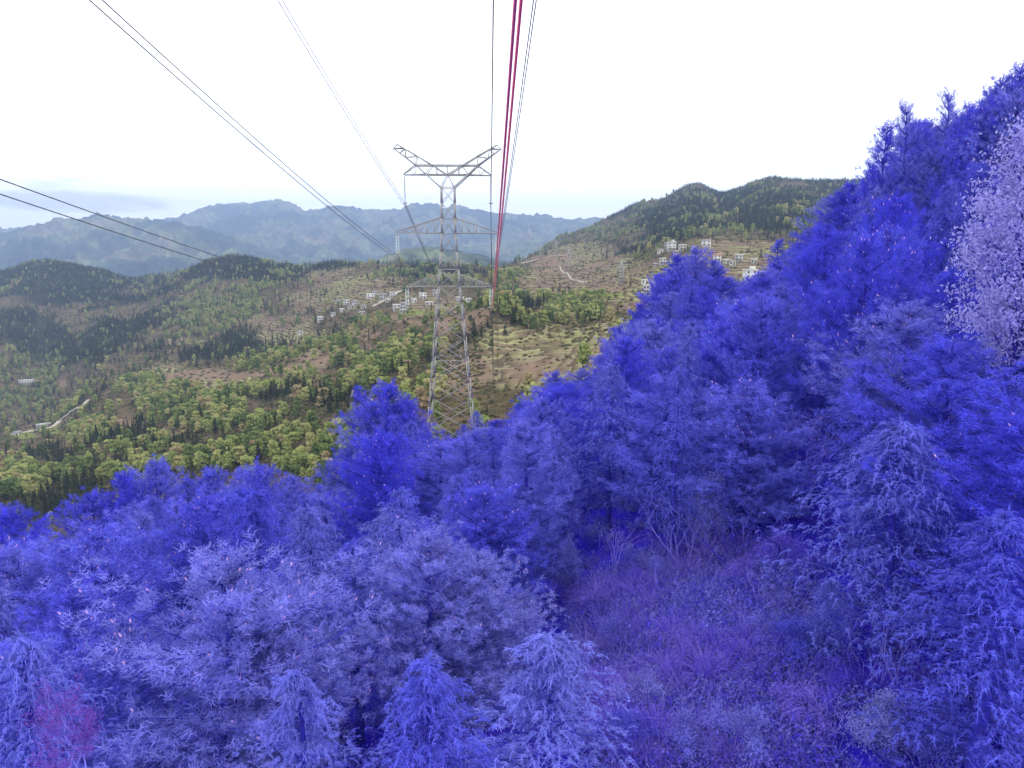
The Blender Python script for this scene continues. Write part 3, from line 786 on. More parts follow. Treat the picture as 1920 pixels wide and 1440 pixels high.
def scatter(name, label, P, S, meshes, tilt=0.0, cat=None):
    """One object whose geometry nodes set copies of the given meshes on its points."""
    me = bpy.data.meshes.new(name)
    me.vertices.add(len(P)); me.vertices.foreach_set("co", np.ascontiguousarray(P, np.float32).ravel())
    a = me.attributes.new("size", 'FLOAT', 'POINT'); a.data.foreach_set("value", S.astype(np.float32))
    rr = np.random.default_rng(len(P))
    a = me.attributes.new("turn", 'FLOAT', 'POINT'); a.data.foreach_set("value", rr.uniform(0, 6.28, len(P)).astype(np.float32))
    a = me.attributes.new("tilt", 'FLOAT', 'POINT'); a.data.foreach_set("value", (rr.normal(size=len(P))*tilt).astype(np.float32))
    a = me.attributes.new("pick", 'INT', 'POINT'); a.data.foreach_set("value", rr.integers(0, len(meshes), len(P)).astype(np.int32))
    o = link(name, me); tag(o, label, cat, kind="stuff")
    ng = bpy.data.node_groups.new(name, 'GeometryNodeTree')
    ng.interface.new_socket(name="Geometry", in_out='INPUT', socket_type='NodeSocketGeometry')
    ng.interface.new_socket(name="Geometry", in_out='OUTPUT', socket_type='NodeSocketGeometry')
    N, L = ng.nodes, ng.links
    gi = N.new("NodeGroupInput"); go = N.new("NodeGroupOutput")
    join = N.new("GeometryNodeJoinGeometry")
    def named(nm, ty):
        n = N.new("GeometryNodeInputNamedAttribute"); n.data_type = ty; n.inputs["Name"].default_value = nm
        return n.outputs[0]
    for k, ob in enumerate(meshes):
        info = N.new("GeometryNodeObjectInfo"); info.inputs["Object"].default_value = ob
        info.transform_space = 'ORIGINAL'
        iop = N.new("GeometryNodeInstanceOnPoints")
        cmp_ = N.new("FunctionNodeCompare"); cmp_.data_type = 'INT'; cmp_.operation = 'EQUAL'
        L.new(named("pick", 'INT'), cmp_.inputs[2]); cmp_.inputs[3].default_value = k
        L.new(gi.outputs[0], iop.inputs["Points"]); L.new(cmp_.outputs[0], iop.inputs["Selection"])
        L.new(info.outputs["Geometry"], iop.inputs["Instance"])
        cx = N.new("ShaderNodeCombineXYZ"); L.new(named("turn", 'FLOAT'), cx.inputs[2]); L.new(named("tilt", 'FLOAT'), cx.inputs[0]); L.new(cx.outputs[0], iop.inputs["Rotation"])
        L.new(named("size", 'FLOAT'), iop.inputs["Scale"])
        L.new(iop.outputs[0], join.inputs[0])
    L.new(join.outputs[0], go.inputs[0])
    md = o.modifiers.new("scatter", 'NODES'); md.node_group = ng
    return o

def crown_objects(prefix):
    out, seen_ = [], set()
    for o in col.objects:
        if o.parent and o.parent.name.startswith(prefix) and o.name.startswith("crown") and o.data.name not in seen_:
            seen_.add(o.data.name); out.append(o)
    return out
bc, cc = crown_objects("broadleaf_tree"), crown_objects("conifer_tree")
scatter("broadleaf_woods", "light green broadleaf woods spread over the valley slopes", pb[rest_b], sb[rest_b], bc)
scatter("conifer_woods", "dark conifer woods spread over the hills and ridge tops", pc[rest_c], sc_[rest_c], cc)

# waist-high scrub all over the slopes
def bush_mesh(seed, m, n=70):
    r = np.random.default_rng(seed)
    P = unit(r.normal(size=(n, 3)))*r.uniform(0.4, 1.0, (n, 1))*np.array([1.3, 1.3, 0.9]); P[:, 2] = np.abs(P[:, 2])
    N = unit(P + 0.6*r.normal(size=P.shape)); A = unit(np.cross(N, r.normal(size=P.shape))); B = np.cross(N, A); q = r.uniform(0.22, 0.42, (n, 1))
    return quads_mesh("leaves", P, A*q, B*q*0.7, m)
ps = np.concatenate([ps, clear_of_houses(sample_ground((TD < 420)*(0.25 + np.clip(0.5 + nz, 0, 1))*(1 - 0.93*a_terr), 12000, 8), 7.0)])
SB = []
for k, (mt, nm) in enumerate(((M["scrub_brown"], "brownish"), (M["scrub_green"], "dull green"), (M["scrub_olive"], "olive"))):
    o = link("hillside_shrub", bush_mesh(800 + k, mt)); o.location = ps[k]
    tag(o, nm + " shrub on the open hillside beyond the pylon", "shrub"); SB.append(o)
scatter("hillside_scrub", "low brown and green scrub over the valley slopes", ps[3:], r_.uniform(0.35, 1.3, len(ps) - 3)*np.clip(ps[3:, 1]/420, 0.6, 1.2), SB)

# ------------------------------------------------------------------ tracks in the valley
def track(pts, w, label, mat="concrete", name="track"):
    P = [ground_hit(*p) for p in pts]
    P = np.array([[p.x, p.y, p.z] for p in P])
    t = np.linspace(0, len(P)-1, len(P)*6)
    Q = pchip(np.arange(len(P)), P, t)
    pxq, pyq = to_px(Q[:, 0], Q[:, 1], Q[:, 2])
    jc = np.clip(np.searchsorted(tx, pxq), 1, NCOL-1)
    for k in range(len(Q)):
        i = int(np.argmin(np.abs(TD[:, jc[k]] - Q[k, 1]))); Q[k, 2] = max(Q[k, 2], TZ[i, jc[k]]) + 0.5
    d = np.gradient(Q, axis=0); s = unit(np.stack([-d[:, 1], d[:, 0], 0*d[:, 0]], -1))*w/2
    V = np.concatenate([Q - s, Q + s, Q + s - (0, 0, 1.6), Q - s - (0, 0, 1.6)]); n = len(Q); i = np.arange(n-1)
    q4 = lambda a, b: np.stack([i+a*n, i+b*n, i+b*n+1, i+a*n+1], -1)
    o = link(name, np_mesh(name, V, np.concatenate([q4(0, 1), q4(1, 2), q4(3, 0)]), M[mat], True))
    tag(o, label, kind="structure")
track(TRACKS[0], 4.5, "pale valley track at the bottom left")
track([(975,494),(1000,488),(1030,482),(1062,478)], 4.0, "road along the crest right of the pylon")
track([(1048,498),(1056,510),(1068,517),(1072,524),(1090,529),(1104,532)], 1.6, "footpath zigzagging down the brown terraces")
track(TRACKS[3], 4.5, "pale road into the village")

# ------------------------------------------------------------------ houses
def make_house(p, h):
    px, py, dep, w, d, st, roof, wall, turn, label = h
    w *= 0.62 if px > 1200 else 0.72; d *= 0.66
    facing = math.atan2(p.x, p.y)            # front wall looks towards the valley
    o = empty("house", p, -facing + turn)
    tag(o, label, "house", "houses in the valley villages")
    FL = 2.7
    H = FL*st
    wm = M["grey_wall"] if wall == 'grey' else (M["white_wall"] if len(label) % 2 else M["old_wall"])
    MB().box((0, 0, H/2 - 1.2), (w, d, H + 2.4)).build("wall", wm, o)
    if roof == 'gable':
        b = MB(); e = 0.5; t = 0.22; rh = d*0.28
        for s in (-1, 1):
            x0, x1 = -w/2 - e, w/2 + e
            y0 = s*(d/2 + e)
            v = [(x0, y0, H - 0.1), (x1, y0, H - 0.1), (x1, 0, H + rh), (x0, 0, H + rh)]
            v += [(a, b_, c + t) for a, b_, c in v]
            b.add(v, [(0, 1, 2, 3), (4, 5, 6, 7), (0, 1, 5, 4), (1, 2, 6, 5), (2, 3, 7, 6), (3, 0, 4, 7)])
        b.build("roof", M["roof_red"] if wall == 'red' else M["roof_grey"], o)
        g = MB()
        for s in (-1, 1):
            x = s*(w/2 - 0.15)
            g.add([(x, -d/2, H), (x, d/2, H), (x, 0, H + rh - 0.05), (x - s*0.2, -d/2, H), (x - s*0.2, d/2, H), (x - s*0.2, 0, H + rh - 0.05)], [], [(0, 1, 2), (3, 5, 4)])
        g.build("gable_wall", wm, o)
    else:
        b = MB().box((0, 0, H + 0.1), (w + 0.6, d + 0.6, 0.25))
        for s in (-1, 1):
            b.box((0, s*(d/2 + 0.2), H + 0.5), (w + 0.6, 0.15, 0.6)); b.box((s*(w/2 + 0.2), 0, H + 0.5), (0.15, d + 0.25, 0.6))
        b.build("roof", M["roof_flat"], o)
        if st == 3:
            MB().box((w*0.2, d*0.1, H + 1.5), (w*0.4, d*0.5, 2.6)).build("stair_tower", wm, o)
    n = max(2, int(w//3))
    for f in range(st):
        for k in range(n):
            x = (k + 0.5)/n*w - w/2
            if f == 0 and k == n//2:
                MB().box((x, -d/2 - 0.03, 1.1), (1.2, 0.12, 2.2)).build("door", M["door"], o); continue
            win = MB().box((x, -d/2 - 0.02, f*FL + 1.6), (1.2, 0.1, 1.3)).build("window", M["window"], o)
    if st > 1:
        MB().box((0, -d/2 - 0.5, FL), (w + 0.2, 1.0, 0.2)).build("balcony", M["roof_flat"], o)
    for s in (-1, 1):
        MB().box((s*(w/2 + 0.02), 0, H - 1.5), (0.1, 1.3, 1.3)).build("window", M["window"], o)
for p, h in HOUSES:
    make_house(p, h)

# ------------------------------------------------------------------ the near pylon
TY0 = 134.0
def tp(px, py):
    """Pixel on the plane of the pylon -> (x offset, z)."""
    p = at(px, py, TY0)
    return p.x, p.z
ax0 = tp(840, 352)[0]
pyl = empty("transmission_tower", (ax0, TY0, tp(845, 850)[1]))
tag(pyl, "tall grey steel lattice pylon with three pairs of crossarms rising behind the forest", "pylon")
OX, OZ = ax0, pyl.location.z
LOC = lambda X, y, Z: (X - OX, y, Z - OZ)
levels = [(850, 800.5, 891), (800, 804.5, 887.5), (755, 808, 883.5), (712, 811, 879.5), (672, 814, 876), (634, 816.5, 872.5), (600, 818.5, 869.5), (568, 821, 866), (537, 823.4, 862.5), (505, 825, 859.5), (472, 827, 856.5), (438, 828.5, 853.5), (410, 828, 852.8), (381, 827.6, 852.4), (352, 827.2, 852)]
LV = []
for py, xl, xr in levels:
    a = tp(xl, py); b = tp(xr, py)
    LV.append(((b[0]-a[0])/2, (a[1]+b[1])/2))        # half width, z
def corner(k, sx, sy):
    hw, z = LV[k]
    return np.array([sx*hw, sy*hw, z - OZ])
for sx in (-1, 1):
    for sy in (-1, 1):
        b = MB()
        for k in range(len(LV)-1):
            b.bar(corner(k, sx, sy), corner(k+1, sx, sy), 0.175 if k < 11 else 0.20)
        leg = b.build("leg", M["steel"], pyl)
        MB().box((sx*LV[0][0], sy*LV[0][0], LV[0][1]-OZ-0.9), (0.9, 0.9, 2.2)).build("footing", M["concrete"], leg)
faces4 = [((-1, -1), (1, -1)), ((-1, 1), (1, 1)), ((-1, -1), (-1, 1)), ((1, -1), (1, 1))]
for k in range(len(LV)-1):
    for fi, (c0, c1) in enumerate(faces4):
        for e0, e1 in ((c0, c1), (c1, c0)):
            off = np.array([0, 0.06, 0]) if e0 == c0 else np.array([0, -0.06, 0])
            MB().bar(corner(k, *e0) + off, corner(k+1, *e1) + off, 0.092).build("brace", M["steel"], pyl)
for k in (4, 8, 9, 11, 12, 14):
    for c0, c1 in faces4:
        MB().bar(corner(k, *c0), corner(k, *c1), 0.11).build("strut", M["steel"], pyl)

Zp = lambda zx, zy: tp(600 + zx*0.26042, 240 + zy*0.26042)   # measured on an enlarged crop
def P3(zx, zy, y):
    X, Z = Zp(zx, zy); return np.array(LOC(X, y, Z))
hb = LV[-1][0]
# the V-shaped head with its two earth-wire peaks
for s, low, up, tip in ((-1, [(872,430),(765,335),(690,268),(530,147)], [(918,340),(810,270),(700,203),(555,118)], (525,147)),
                        (1, [(968,430),(1072,335),(1137,272),(1302,152)], [(921,340),(1022,275),(1130,208),(1275,122)], (1307,152))):
    head = MB(); hd = None
    dl = [hb, hb*0.85, hb*0.75, 0.12]; du = [hb*0.8, hb*0.75, hb*0.5, 0.12]
    for sy in (-1, 1):
        L_ = [P3(x, y, sy*dl[i]) for i, (x, y) in enumerate(low)]; U_ = [P3(x, y, sy*du[i]) for i, (x, y) in enumerate(up)]
        for i in range(3):
            head.bar(L_[i], L_[i+1], 0.21); head.bar(U_[i], U_[i+1], 0.19)
    hd = head.build("peak_arm", M["steel"], pyl)
    for sy in (-1, 1):
        L_ = [P3(x, y, sy*dl[i]) for i, (x, y) in enumerate(low)]; U_ = [P3(x, y, sy*du[i]) for i, (x, y) in enumerate(up)]
        mid = lambda a, b, f: a*(1-f) + b*f
        for a, b in ((L_[0], U_[0]), (L_[1], U_[0]), (U_[1], L_[1]), (U_[1], L_[2]), (mid(L_[2], L_[3], .45), U_[2]), (L_[2], U_[2]), (mid(L_[2], L_[3], .72), mid(U_[2], U_[3], .62)), (mid(L_[2], L_[3], .45), mid(U_[2], U_[3], .62)), (L_[3], U_[3]), (L_[3], mid(U_[2], U_[3], .7))):
            MB().bar(a, b, 0.11).build("lacing", M["steel"], hd)
    for i in range(1, 3):
        MB().bar(P3(*low[i], -dl[i]), P3(*low[i], dl[i]), 0.14).build("lacing", M["steel"], hd)
        MB().bar(P3(*up[i], -du[i]), P3(*up[i], du[i]), 0.14).build("lacing", M["steel"], hd)
    MB().bar(P3(*tip, 0), P3(tip[0]-s*75, tip[1]+3, 0), 0.2).build("peak_bracket", M["steel"], hd)
    MB().bar(P3(tip[0], tip[1], 0), P3(tip[0], tip[1]+28, 0), 0.10).build("earth_wire_clamp", M["steel"], hd)
# upper crossarm with its tie
def crossarm(tips, roots_low, roots_up, dep, nlace, label, w=0.17):
    """tips: (zx, zy) of the end; roots on the body; dep: half depth at the body."""
    c = MB()
    for sy in (-1, 1):
        c.bar(P3(*roots_low, sy*dep), P3(*tips, sy*0.15), w); c.bar(P3(*roots_up, sy*dep*0.95), P3(*tips, sy*0.13) + (0, 0, 0.12), w*0.9)
    arm = c.build("crossarm", M["steel"], pyl)
    for sy in (-1, 1):
        prev = None
        for k in range(nlace + 1):
            f = k/(nlace + 1)
            lo = P3(*roots_low, sy*dep)*(1-f) + P3(*tips, sy*0.15)*f; hi = P3(*roots_up, sy*dep*0.95)*(1-f) + P3(*tips, sy*0.13)*f
            if k: MB().bar(lo, hi, 0.07).build("lacing", M["steel"], arm)
            if prev is not None: MB().bar(prev, lo if k % 2 else lo, 0.07).build("lacing", M["steel"], arm)
            prev = hi
    for k in range(nlace):
        f = (k + 0.5)/(nlace + 0.5); f2 = (k + 1.2)/(nlace + 0.9)
        a = P3(*roots_low, -dep)*(1-f) + P3(*tips, -0.15)*f; b = P3(*roots_low, dep)*(1-min(f2, 1)) + P3(*tips, 0.15)*min(f2, 1)
        MB().bar(a, b, 0.08).build("lacing", M["steel"], arm)
    return arm
crossarm((603, 338), (765, 336), (690, 268), hb*0.8, 1, "ul")
crossarm((1232, 343), (1072, 338), (1137, 272), hb*0.8, 1, "ur")
for y_, a_, b_ in ((337, 765, 1072), (270, 690, 1137)):
    for sy in (-1, 1):
        tie = MB().bar(P3(a_, y_, sy*hb*0.8), P3(b_, y_ + 2, sy*hb*0.8), 0.19).build("tie_beam", M["steel"], pyl)
for zx in (840, 918, 1000):
    for sy in (-1, 1):
        MB().bar(P3(zx, 270, sy*hb*0.75), P3(zx, 337, sy*hb*0.75), 0.10).build("brace", M["steel"], pyl)
crossarm((548, 752), (880, 756), (872, 645), hb*1.0, 5, "ml")
crossarm((1282, 756), (972, 756), (972, 648), hb*1.0, 5, "mr")
hb2 = LV[8][0]
crossarm((618, 1141), (856, 1140), (862, 1050), hb2*0.95, 4, "ll", 0.12)
crossarm((1238, 1141), (1008, 1140), (1002, 1050), hb2*0.95, 4, "lr", 0.12)

# insulator strings hang from the arm tips
def lathe_discs(H, n, rad):
    b = MB(); seg = 10
    for k in range(n):
        z = -0.35 - (H-0.7)*(k + 0.5)/n
        prof = [(0.03, z + 0.09), (rad*0.55, z + 0.045), (rad, z - 0.01), (rad*0.9, z - 0.04), (0.05, z - 0.02)]
        V = [(r*math.cos(2*math.pi*j/seg), r*math.sin(2*math.pi*j/seg), zz) for r, zz in prof for j in range(seg)]
        Q = [(i*seg + j, i*seg + (j+1) % seg, (i+1)*seg + (j+1) % seg, (i+1)*seg + j) for i in range(len(prof)-1) for j in range(seg)]
        b.add(V, Q)
    return b
def insulator(zx, zy, H, label, glass):
    X, Z = Zp(zx, zy)
    o = empty("insulator_string", (X, TY0, Z - 0.1)); tag(o, label, "insulator", "insulator strings on the pylon")
    for s in ((-1, 1) if glass else (0,)):
        dx = s*0.22
        MB().tube([(dx, 0, 0.05), (dx, 0, -H)], 0.045 if glass else 0.07, 6).build("rod", M["steel"], o)
        dsc = lathe_discs(H, 12 if glass else 24, 0.17 if glass else 0.10).build("insulator_discs", M["glass_disc"] if glass else M["steel"], o)
        dsc.location = (dx, 0, 0); dsc["kind"] = "stuff"
    MB().box((0, 0, -H - 0.12), (0.7, 0.12, 0.24)).build("yoke_plate", M["steel"], o)
    MB().box((0, 0, -H - 0.45), (0.16, 0.5, 0.75)).build("wire_clamp", M["steel"], o)
    return Vector((X, TY0, Z - 0.1 - H - 0.45))
INS = {
 "ul": insulator(608, 345, 4.6, "slim grey insulator rod under the upper left arm", False),
 "ur": insulator(1229, 348, 4.6, "slim grey insulator rod under the upper right arm", False),
 "ml": insulator(556, 757, 3.9, "pale glass insulator string under the left middle arm", True),
 "mr": insulator(1274, 760, 3.9, "pale glass insulator string under the right middle arm", True),
 "ll": insulator(626, 1145, 3.6, "pale glass insulator string under the left lower arm", True),
 "lr": insulator(1232, 1145, 3.6, "pale glass insulator string under the right lower arm", True),
}

# ------------------------------------------------------------------ conductors
def wire(name, label, A, Pn, dx, dz, m, rad, far_dir=None, far_len=260.0, group="overhead conductors"):
    pts = []
    A = np.array(A) + (dx, 0, dz); Pn = np.array(Pn) + (dx, 0, dz)
    L = A[1]-Pn[1]
    for t in np.linspace(2.0, 0, 70):
        if A[1] - t*L < -70: continue
        p = A*(1-t) + Pn*t
        p[2] += (t*(t-1))*L*L/(2*1500.0)
        pts.append(p)
    for t in np.linspace(0, 1, 40)[1:]:
        d = t*far_len
        p = A + np.array([far_dir[0]*d, d, far_dir[1]*d + d*d/(2*1400.0)])
        pts.append(p)
    me = MB().tube(pts, rad, 6).mesh(name, [m, M["wire"]], True)
    o = link(name, me)
    n_near = len(pts) - 39 - 1
    me.polygons.foreach_set("material_index", [0 if i < n_near*6 else 1 for i in range(len(me.polygons))])
    tag(o, label, "power line", group)
def depth_pt(px, py, dep):
    u, v = (px-960)/F, (720-py)/F
    return np.array([u*dep, dep*CP + v*dep*SP, v*dep*CP - dep*SP])
FD = {"ul": (0.045, -0.40), "ur": (-0.026, -0.40), "ml": (0.05, -0.40), "mr": (-0.02, -0.40), "ll": (0.03, -0.40), "lr": (-0.02, -0.40)}
NEAR = {"ll": (0, 350, 27.5), "ml": (180, 0, 37.0), "ul": (525, 0, 61.0), "ur": (925, 0, 60.0), "mr": (1003, 0, 36.6), "lr": (972, 0, 12.5)}
SPEC = {"ll": ("dark conductor from the left edge to the lower arm, {} of the pair", M["wire"], 0.024),
        "ml": ("grey conductor from the top left to the middle arm, {} of the pair", M["wire"], 0.036),
        "ul": ("faint pale conductor to the upper left arm, {} of the pair", M["wire_pale"], 0.056),
        "ur": ("thin vertical conductor above the upper right arm, {} of the pair", M["wire"], 0.040),
        "mr": ("thin grey conductor right of the red pair, {} of the pair", M["wire_mid"], 0.037),
        "lr": ("red conductor rising from the right lower arm, {} of the pair", M["wire_red"], 0.036)}
for key, (lab, mt, rad) in SPEC.items():
    for nm, dz, sd in (("upper one", 0.28, 1), ("lower one", -0.28, -1)):
        wire("power_line", lab.format(nm), INS[key], depth_pt(*NEAR[key]), sd*{"lr": 0.075, "mr": 0.11}.get(key, 0.03), dz, mt, rad, FD[key], group="red conductors" if key == "lr" else "grey conductors")
# thin rope let down from the upper right arm
a = INS["ur"]
drop = [a + Vector((0, 0.0, 0)), a + Vector((0.2, 2, -20)), a + Vector((0.4, 3.5, -40)), a + Vector((0.5, 4.5, float(slope_z(a.x, TY0 + 4)) - a.z))]
tag(MB().tube(drop, 0.022, 5).build("hanging_rope", M["wire"]), "thin dark line hanging straight down beside the pylon to the ground", "rope")

# ------------------------------------------------------------------ small pylons on the far slope
def far_pylon(px, py, hpx, label):
    p = ground_hit(px, py)
    H = hpx/F*p.y
    o = empty("transmission_tower", p); tag(o, label, "pylon", "small pylons on the far slope")
    w0, w1 = H*0.11, H*0.022
    for sx in (-1, 1):
        for sy in (-1, 1):
            MB().bar((sx*w0, sy*w0, -2), (sx*w1, sy*w1, H), 0.6).build("leg", M["steel"], o)
    b = MB(); n = 8
    for k in range(n):
        f0, f1 = k/n, (k+1)/n
        a0 = w0 + (w1-w0)*f0; a1 = w0 + (w1-w0)*f1
        for c0, c1 in faces4:
            b.bar((c0[0]*a0, c0[1]*a0, H*f0), (c1[0]*a1, c1[1]*a1, H*f1), 0.22); b.bar((c1[0]*a0, c1[1]*a0, H*f0), (c0[0]*a1, c0[1]*a1, H*f1), 0.22)
    b.build("bracing", M["steel"], o)
    for f, l in ((0.70, 0.20), (0.82, 0.24), (0.94, 0.18)):
        b = MB()
        for s in (-1, 1):
            b.bar((0, 0, H*f), (s*H*l, 0, H*f), 0.55); b.bar((0, 0, H*(f + 0.04)), (s*H*l, 0, H*f + 0.1), 0.3)
        b.build("crossarm", M["steel"], o)
far_pylon(1066, 508, 44, "small pale pylon standing on the brown terraces beside the zigzag footpath")
far_pylon(1163, 535, 46, "small pale pylon among the pale terraces left of the white houses")
far_pylon(1041, 482, 30, "tiny pylon on the crest road, second from the left")
far_pylon(1015, 487, 26, "tiny pylon on the crest road, leftmost of the small ones")

# ------------------------------------------------------------------ near forest: tree meshes
def pine(seed, H=10.0, spread=2.3, whorls=15, base=0.12, blades=24, cones=False, mat="pine_blue", dens=13.0, top=2.8):
    """Trunk with whorls of boughs and bursts of long needles; returns crown, trunk, cone meshes."""
    r = np.random.default_rng(seed)
    b = MB(); zs = np.linspace(-1.5, H*0.985, 9)
    wx, wy = r.normal(size=2)*0.22
    cen = lambda z: np.array([wx*math.sin(z*0.6), wy*math.sin(z*0.5 + 1), z])
    b.tube([cen(z) for z in zs], [0.17*(1.0 - 0.92*max(z, 0)/H) + 0.012 for z in zs], 7)
    T = []; TD_ = []
    bulge = [r.uniform(0.7, 1.25) for _ in range(9)]
    for k in range(whorls):
        t = (k + r.uniform(-0.4, 0.4))/(whorls - 1); t = min(max(t, 0), 1)
        z = H*(base + (0.96-base)*t)
        L0 = spread*(1 - t**top)*(0.78 + 0.22*min(1, t*4)) + 0.46
        n = int(r.integers(5, 9))
        a0 = r.random()*6.28
        for j in range(n):
            a = a0 + 2*math.pi*j/n + r.normal()*0.35
            L = L0*r.uniform(0.55, 1.12)*bulge[int(a/6.28*5 + t*4) % 9]
            o = np.array([math.cos(a), math.sin(a), 0]); side = np.array([-o[1], o[0], 0])
            up = r.uniform(0.05, 0.45) + 0.45*t
            ph = r.random()*6
            cv = lambda f: cen(z) + o*L*f + np.array([0, 0, L*(up*f + 0.16*f*f)]) + side*0.16*L*math.sin(f*3 + ph)
            b.tube([cv(f) for f in (0, .33, .66, 1)], [0.04, 0.03, 0.02, 0.008], 4)
            m_ = max(4, int(L*dens))
            for q_ in range(m_):
                f = 0.22 + 0.80*(q_ + r.random())/m_
                p = cv(f) + side*r.normal()*0.26*L*f*0.75
                p[2] += r.normal()*0.20
                T.append(p); TD_.append(unit(o*r.uniform(0.2, 0.9) + side*r.normal()*0.5 + np.array([0, 0, r.uniform(0.4, 1.3)])))
    T.append(cen(H*0.99)); TD_.append(np.array([0, 0, 1.0]))
    T = np.array(T); TD_ = np.array(TD_); n = len(T)
    P = np.repeat(T, blades, 0) + np.repeat(TD_, blades, 0)*r.uniform(-0.12, 0.12, (n*blades, 1)) + r.normal(size=(n*blades, 3))*0.05
    d = unit(np.repeat(TD_, blades, 0)*0.75 + unit(r.normal(size=(n*blades, 3)))*0.95)
    Ln = r.uniform(0.12, 0.27, (n*blades, 1))
    # long needles bend down under their weight
    d[:, 2] -= 0.10
    S = unit(np.cross(d, r.normal(size=d.shape)))*r.uniform(0.008, 0.014, (n*blades, 1))
    crown = tris_mesh("crown", P, d*Ln, S, M[mat])
    cone = None
    if cones:
        cb = MB(); top = np.argsort(-(T[:, 2] + 0.6*np.hypot(T[:, 0], T[:, 1])))[:int(n*0.45)]
        for k in r.choice(top, size=min(90, len(top)), replace=False):
            p = T[k] + TD_[k]*0.16; h = TD_[k]*r.uniform(0.05, 0.10) + (0, 0, 0.05)
            cb.tube([p, p + h*0.5, p + h], [0.014, 0.021, 0.008], 5)
        cone = cb.mesh("cones", M["cone_pink"])
    return crown, b.mesh("trunk", M["bark_blue"]), cone

def cypress(seed, H=10.0, width=1.45, sprays=950, base=0.16, droop=1.0):
    """Narrow crown of drooping feathery sprays."""
    r = np.random.default_rng(seed)
    b = MB(); zs = np.linspace(-1.5, H*0.96, 8)
    b.tube([(0.05*math.sin(z), 0.05*math.cos(z*0.8), z) for z in zs], [0.15*(1 - 0.93*max(z, 0)/H) + 0.01 for z in zs], 7)
    P = []; Dv = []; S = []
    nb_ = sprays//11
    bul = [r.uniform(0.62, 1.3) for _ in range(11)]
    for k in range(nb_):
        t = ((k + r.random())/nb_)**0.9
        z = H*(base + (0.98-base)*t)
        a = k*2.399 + r.normal()*0.4
        R = (width*(1 - t**2.1)**0.9*(0.72 + 0.28*min(1, t*5)) + 0.24)*r.uniform(0.6, 1.1)*bul[int(a/6.283*4 + t*6) % 11]
        o = np.array([math.cos(a), math.sin(a), 0]); side = np.array([-o[1], o[0], 0])
        rise = r.uniform(0.25, 0.65)
        bend = lambda f: np.array([0, 0, z]) + o*R*f + np.array([0, 0, R*(rise*f - 0.45*droop*f*f)])
        b.tube([bend(0), bend(0.5), bend(1)], [0.024, 0.016, 0.006], 3)
        for j in range(17):
            f0 = 0.22 + 0.82*(j + r.random())/17
            c = bend(f0) + side*r.normal()*0.24*R*f0 + np.array([0, 0, r.normal()*0.07])
            L = r.uniform(0.18, 0.42)
            outw = unit(o*r.uniform(0.2, 1.0) + side*r.normal()*0.7)
            kink = r.uniform(0.15, 0.6); fall = droop*r.uniform(0.55, 1.25)
            prev = c
            for s_ in range(5):
                f = (s_ + 1)/5
                p = c + outw*L*f*0.7 + np.array([0, 0, L*(kink*f - fall*f*f)]) + r.normal(size=3)*0.012
                seg = p - prev
                sd = unit(np.cross(seg, [0, 0, 1.0]) + 1e-6)
                for sg in (-1, 1):
                    dl = 0.135*(1.1-f*0.5)*r.uniform(0.6, 1.25)
                    d = unit(seg)*0.6 + sd*sg*r.uniform(0.4, 0.9) + np.array([0, 0, -0.35*droop*r.uniform(0.0, 1.3)]) + r.normal(size=3)*0.2
                    P.append(prev); Dv.append(unit(d)*dl); S.append(unit(np.cross(d, r.normal(size=3)))*0.0115)
                P.append(prev); Dv.append(seg*1.7); S.append(sd*0.010)
                prev = p
    for q_ in range(26):
        d = np.array([r.normal()*0.25, r.normal()*0.25, 1.0]); P.append(np.array([0, 0, H*r.uniform(0.92, 0.99)])); Dv.append(unit(d)*r.uniform(0.2, 0.4)); S.append(unit(np.cross(d, r.normal(size=3)))*0.02)
    return tris_mesh("crown", np.array(P), np.array(Dv), np.array(S), M["cypress_blue"]), b.mesh("trunk", M["bark_blue"]), None

def branch_skeleton(seed, H, depth=4, spread=0.55, r0=0.05, n0=3):
    r = np.random.default_rng(seed)
    b = MB(); tips = []
    def grow(p, d, L, rad, lev):
        pts = [p]; q_ = p.copy(); dd = d.copy()
        for k in range(3):
            dd = unit(dd + r.normal(size=3)*0.16 + np.array([0, 0, 0.08])); q_ = q_ + dd*L/3; pts.append(q_.copy())
        b.tube(pts, [rad, rad*0.85, rad*0.7, rad*0.55], 4)
        tips.append((q_.copy(), dd.copy(), lev))
        if lev == 0: return
        for k in range(int(r.integers(2, 4))):
            s = pts[int(r.integers(1, 4))]
            nd = unit(dd + unit(r.normal(size=3))*spread*1.5)
            grow(s.copy(), nd, L*r.uniform(0.55, 0.85), rad*0.55, lev-1)
    for k in range(n0):
        grow(np.array([r.normal()*0.06, r.normal()*0.06, -0.2]), unit(np.array([r.normal()*0.3, r.normal()*0.3, 1.0])), H*0.42, r0, depth)
    k = H/max(v[:, 2].max() for v in [np.array(q_) for q_ in b.v])
    b.v = [v*k for v in b.v]
    return b, [(p*k, d, l) for p, d, l in tips]

